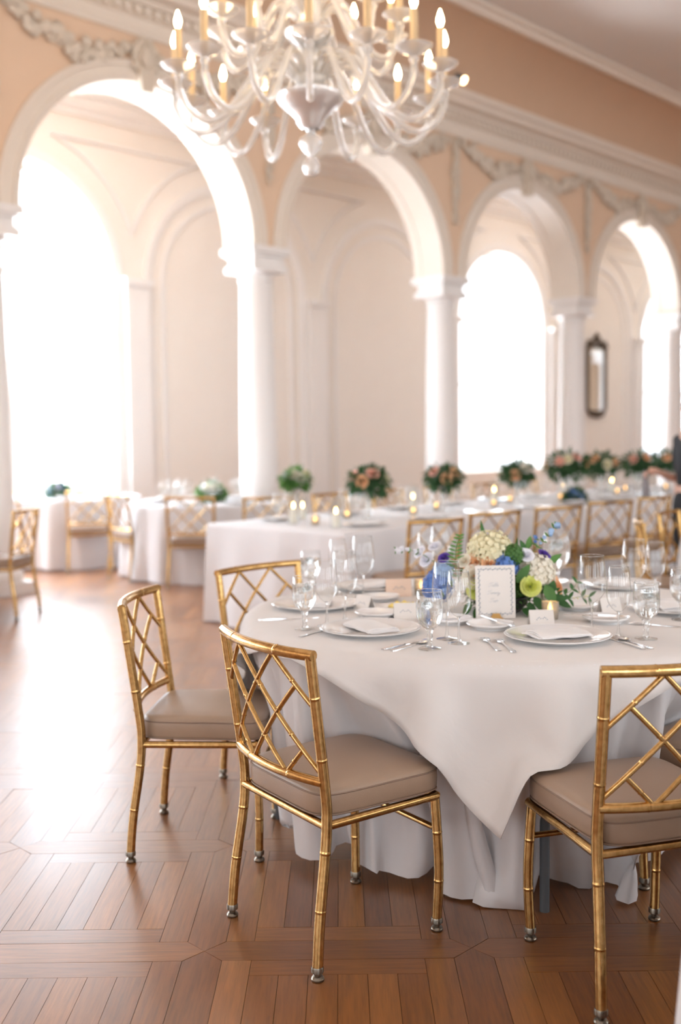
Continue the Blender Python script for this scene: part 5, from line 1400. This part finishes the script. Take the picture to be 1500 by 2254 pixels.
# ------------------------------------------------------------------ person in black at the right edge
def skin_fig(name, chains, m, parent, sub=2, root=0, smooth=True):
    """chains: list of lists of (point, radius); first point of later chains may be (index) to branch"""
    vs, es, rs = [], [], []
    for ch in chains:
        prev = None
        for it in ch:
            if isinstance(it, int): prev = it; continue
            p, r = it; vs.append(p); rs.append(r if isinstance(r, tuple) else (r, r)); i = len(vs) - 1
            if prev is not None: es.append((prev, i))
            prev = i
    me = bpy.data.meshes.new(name); me.from_pydata(vs, es, []); me.materials.append(m)
    o = link(name, me, parent)
    sk = o.modifiers.new('skin', 'SKIN'); sk.use_smooth_shade = True
    for i, r in enumerate(rs): me.skin_vertices[0].data[i].radius = r
    me.skin_vertices[0].data[root].use_root = True
    ss = o.modifiers.new('subdivision', 'SUBSURF'); ss.levels = sub; ss.render_levels = sub
    return o
PER = empty('person', (2.905, 8.62, 0), math.radians(100)); tag(PER, 'person in black clothes at the right edge, one hand holding a grey cloth', 'person')
# local: +y is the way the person faces (towards -x in the hall)
body = skin_fig('body', [
    [((0, 0, 1.02), (.155, .11)), ((0, .005, 1.18), (.135, .10)), ((0, .0, 1.34), (.155, .105)), ((0, -.01, 1.46), (.12, .085)), ((0, -.03, 1.545), .052), ((0, -.03, 1.60), .052), ((0, -.03, 1.68), (.078, .092)), ((0, -.032, 1.76), (.080, .098)), ((0, -.05, 1.83), (.055, .07))],
    [0, ((.09, 0, .94), (.10, .10)), ((.10, .01, .52), .066), ((.10, -.015, .32), .056), ((.10, -.02, .10), .040), ((.10, .03, .045), .038), ((.10, .13, .035), .036)],
    [0, ((-.09, 0, .94), (.10, .10)), ((-.10, .01, .52), .066), ((-.10, -.015, .32), .056), ((-.10, -.02, .10), .040), ((-.10, .03, .045), .038), ((-.10, .13, .035), .036)],
    [3, ((.175, -.005, 1.44), .062), ((.215, .0, 1.30), .052), ((.22, -.03, 1.11), .042), ((.20, .09, 1.135), .036), ((.17, .21, 1.18), .026), ((.16, .25, 1.19), (.034, .022)), ((.155, .30, 1.185), (.040, .018))],
    [3, ((-.175, -.005, 1.44), .062), ((-.225, -.04, 1.30), .052), ((-.235, -.09, 1.13), .042), ((-.235, -.09, .98), .036), ((-.23, -.08, .88), .026), ((-.228, -.075, .85), (.020, .032)), ((-.226, -.07, .80), (.018, .038))]], M['skin'], PER)
for sgn, base, dirs in ((1, (.155, .30, 1.185), [(-.028, .045, -.012), (-.010, .052, -.022), (.008, .050, -.024), (.025, .042, -.020)]), (-1, (-.226, -.07, .80), [(.0, .028, -.045), (.0, .010, -.052), (.0, -.008, -.050), (.0, -.024, -.042)])):
    B = Vector(base)
    for d in dirs:
        d = Vector(d); side = Vector((d.x, 0, 0)) if sgn > 0 else Vector((0, d.y, 0))
        curl = Vector((0, -.012, -.035)) if sgn > 0 else Vector((.012, 0, -.02))
        p0 = B + side * .75
        skin_fig('finger', [[(p0, .0095), (p0 + (d - side) * .75 + side * .1, .009), (p0 + (d - side) + curl * .6, .008), (p0 + (d - side) * .8 + curl * 1.2, .007)]], M['skin'], body, 1)
    th = Vector((-.045, .0, -.01)) if sgn > 0 else Vector((.01, .045, -.01))
    p0 = B - Vector((0, .035, 0) if sgn > 0 else (0, 0, -.035))
    skin_fig('thumb', [[(p0, .011), (p0 + th * .7, .010), (p0 + th + (Vector((.0, .035, -.02)) if sgn > 0 else Vector((.005, .01, -.035))), .008)]], M['skin'], body, 1)
top = skin_fig('black_top', [
    [((0, 0, .98), (.175, .125)), ((0, .005, 1.18), (.15, .115)), ((0, .0, 1.34), (.17, .12)), ((0, -.01, 1.45), (.13, .095)), ((0, -.008, 1.50), (.075, .07))],
    [3, ((.178, -.005, 1.44), .072), ((.218, .0, 1.30), .062), ((.222, -.02, 1.16), .055)],
    [3, ((-.178, -.005, 1.44), .072), ((-.228, -.04, 1.30), .062), ((-.237, -.085, 1.14), .055)]], M['black'], PER)
trou = skin_fig('black_trousers', [
    [((0, 0, 1.06), (.165, .118)), ((0, 0, .98), (.195, .15)), ((0, 0, .93), (.19, .15))], [2, ((.095, 0, .86), .115), ((.10, .01, .52), .085), ((.10, -.015, .30), .078), ((.10, -.015, .07), .072)],
    [2, ((-.095, 0, .86), .115), ((-.10, .01, .52), .085), ((-.10, -.015, .30), .078), ((-.10, -.015, .07), .072)]], M['black'], PER)
for sx in (-1, 1):
    skin_fig('shoe', [[((sx * .10, -.05, .04), .040), ((sx * .10, .04, .042), .043), ((sx * .10, .12, .036), .040), ((sx * .10, .19, .03), .028)]], M['black'], PER, 2)
    mb = MB(); blob(mb, (sx * .033, .057, 1.735), .011, 8); mb.build('eye', M['eye'], PER, 180)
    mb = MB(); blob(mb, (sx * .083, -.05, 1.72), .026, 8, (.35, .8, 1.2)); mb.build('ear', M['skin'], PER, 180)
mb = MB(); mb.tube([(0, .052, 1.745), (0, .068, 1.715), (0, .080, 1.695), (0, .058, 1.685)], [.008, .012, .015, .010], 8); mb.build('nose', M['skin'], PER, 180)
mb = MB(); mb.tube([(-.024, .050, 1.655), (-.01, .060, 1.657), (0, .061, 1.655), (.01, .060, 1.657), (.024, .050, 1.655)], [.003, .006, .006, .006, .003], 6); mb.build('mouth', M['lip'], PER, 180)
hb = MB()
vs = []; fs = []; n, k = 16, 20
for i in range(n + 1):
    for j in range(k):
        a, b = PI * .78 * i / n, 2 * PI * j / k
        fwd = math.sin(b)
        aa = a * (1 if fwd < .2 else 1 - .55 * (fwd - .2) / .8)
        vs.append((.094 * math.sin(aa) * math.cos(b), -.055 + .112 * math.sin(aa) * math.sin(b) , 1.755 + .118 * math.cos(aa)))
for i in range(n):
    for j in range(k): fs.append((i * k + j, i * k + (j + 1) % k, (i + 1) * k + (j + 1) % k, (i + 1) * k + j))
hb.add(vs, fs); blob(hb, (0, -.18, 1.76), .05, 10); hb.build('hair', M['hair'], PER, 180)
# grey cloth hanging from the hand
hx = PER.matrix_world if False else (Matrix.Translation(PER.location) @ Matrix.Rotation(PER.rotation_euler.z, 4, 'Z'))
hp = hx @ Vector((.155, .335, 1.165))
mb = MB(); vs = []; fs = []; n, k = 14, 10
for i in range(n + 1):
    t = i / n; w = .016 + .05 * math.sin(t * PI * .6)
    for j in range(k):
        a = 2 * PI * j / k
        vs.append((w * math.cos(a) * .55 + .015 * t, w * .35 * math.sin(a) * (1 + .4 * math.cos(3 * a)), .03 - .22 * t + .01 * math.cos(2 * a) * t))
for i in range(n):
    for j in range(k): fs.append((i * k + j, i * k + (j + 1) % k, (i + 1) * k + (j + 1) % k, (i + 1) * k + j))
fs += [tuple(range(k)), tuple(n * k + j for j in range(k - 1, -1, -1))]
tag(mb.add(vs, fs).build('grey_cloth', M['greynap'], None, 180, hp, .3), 'grey cloth hanging from the hand of the person in black', 'cloth')
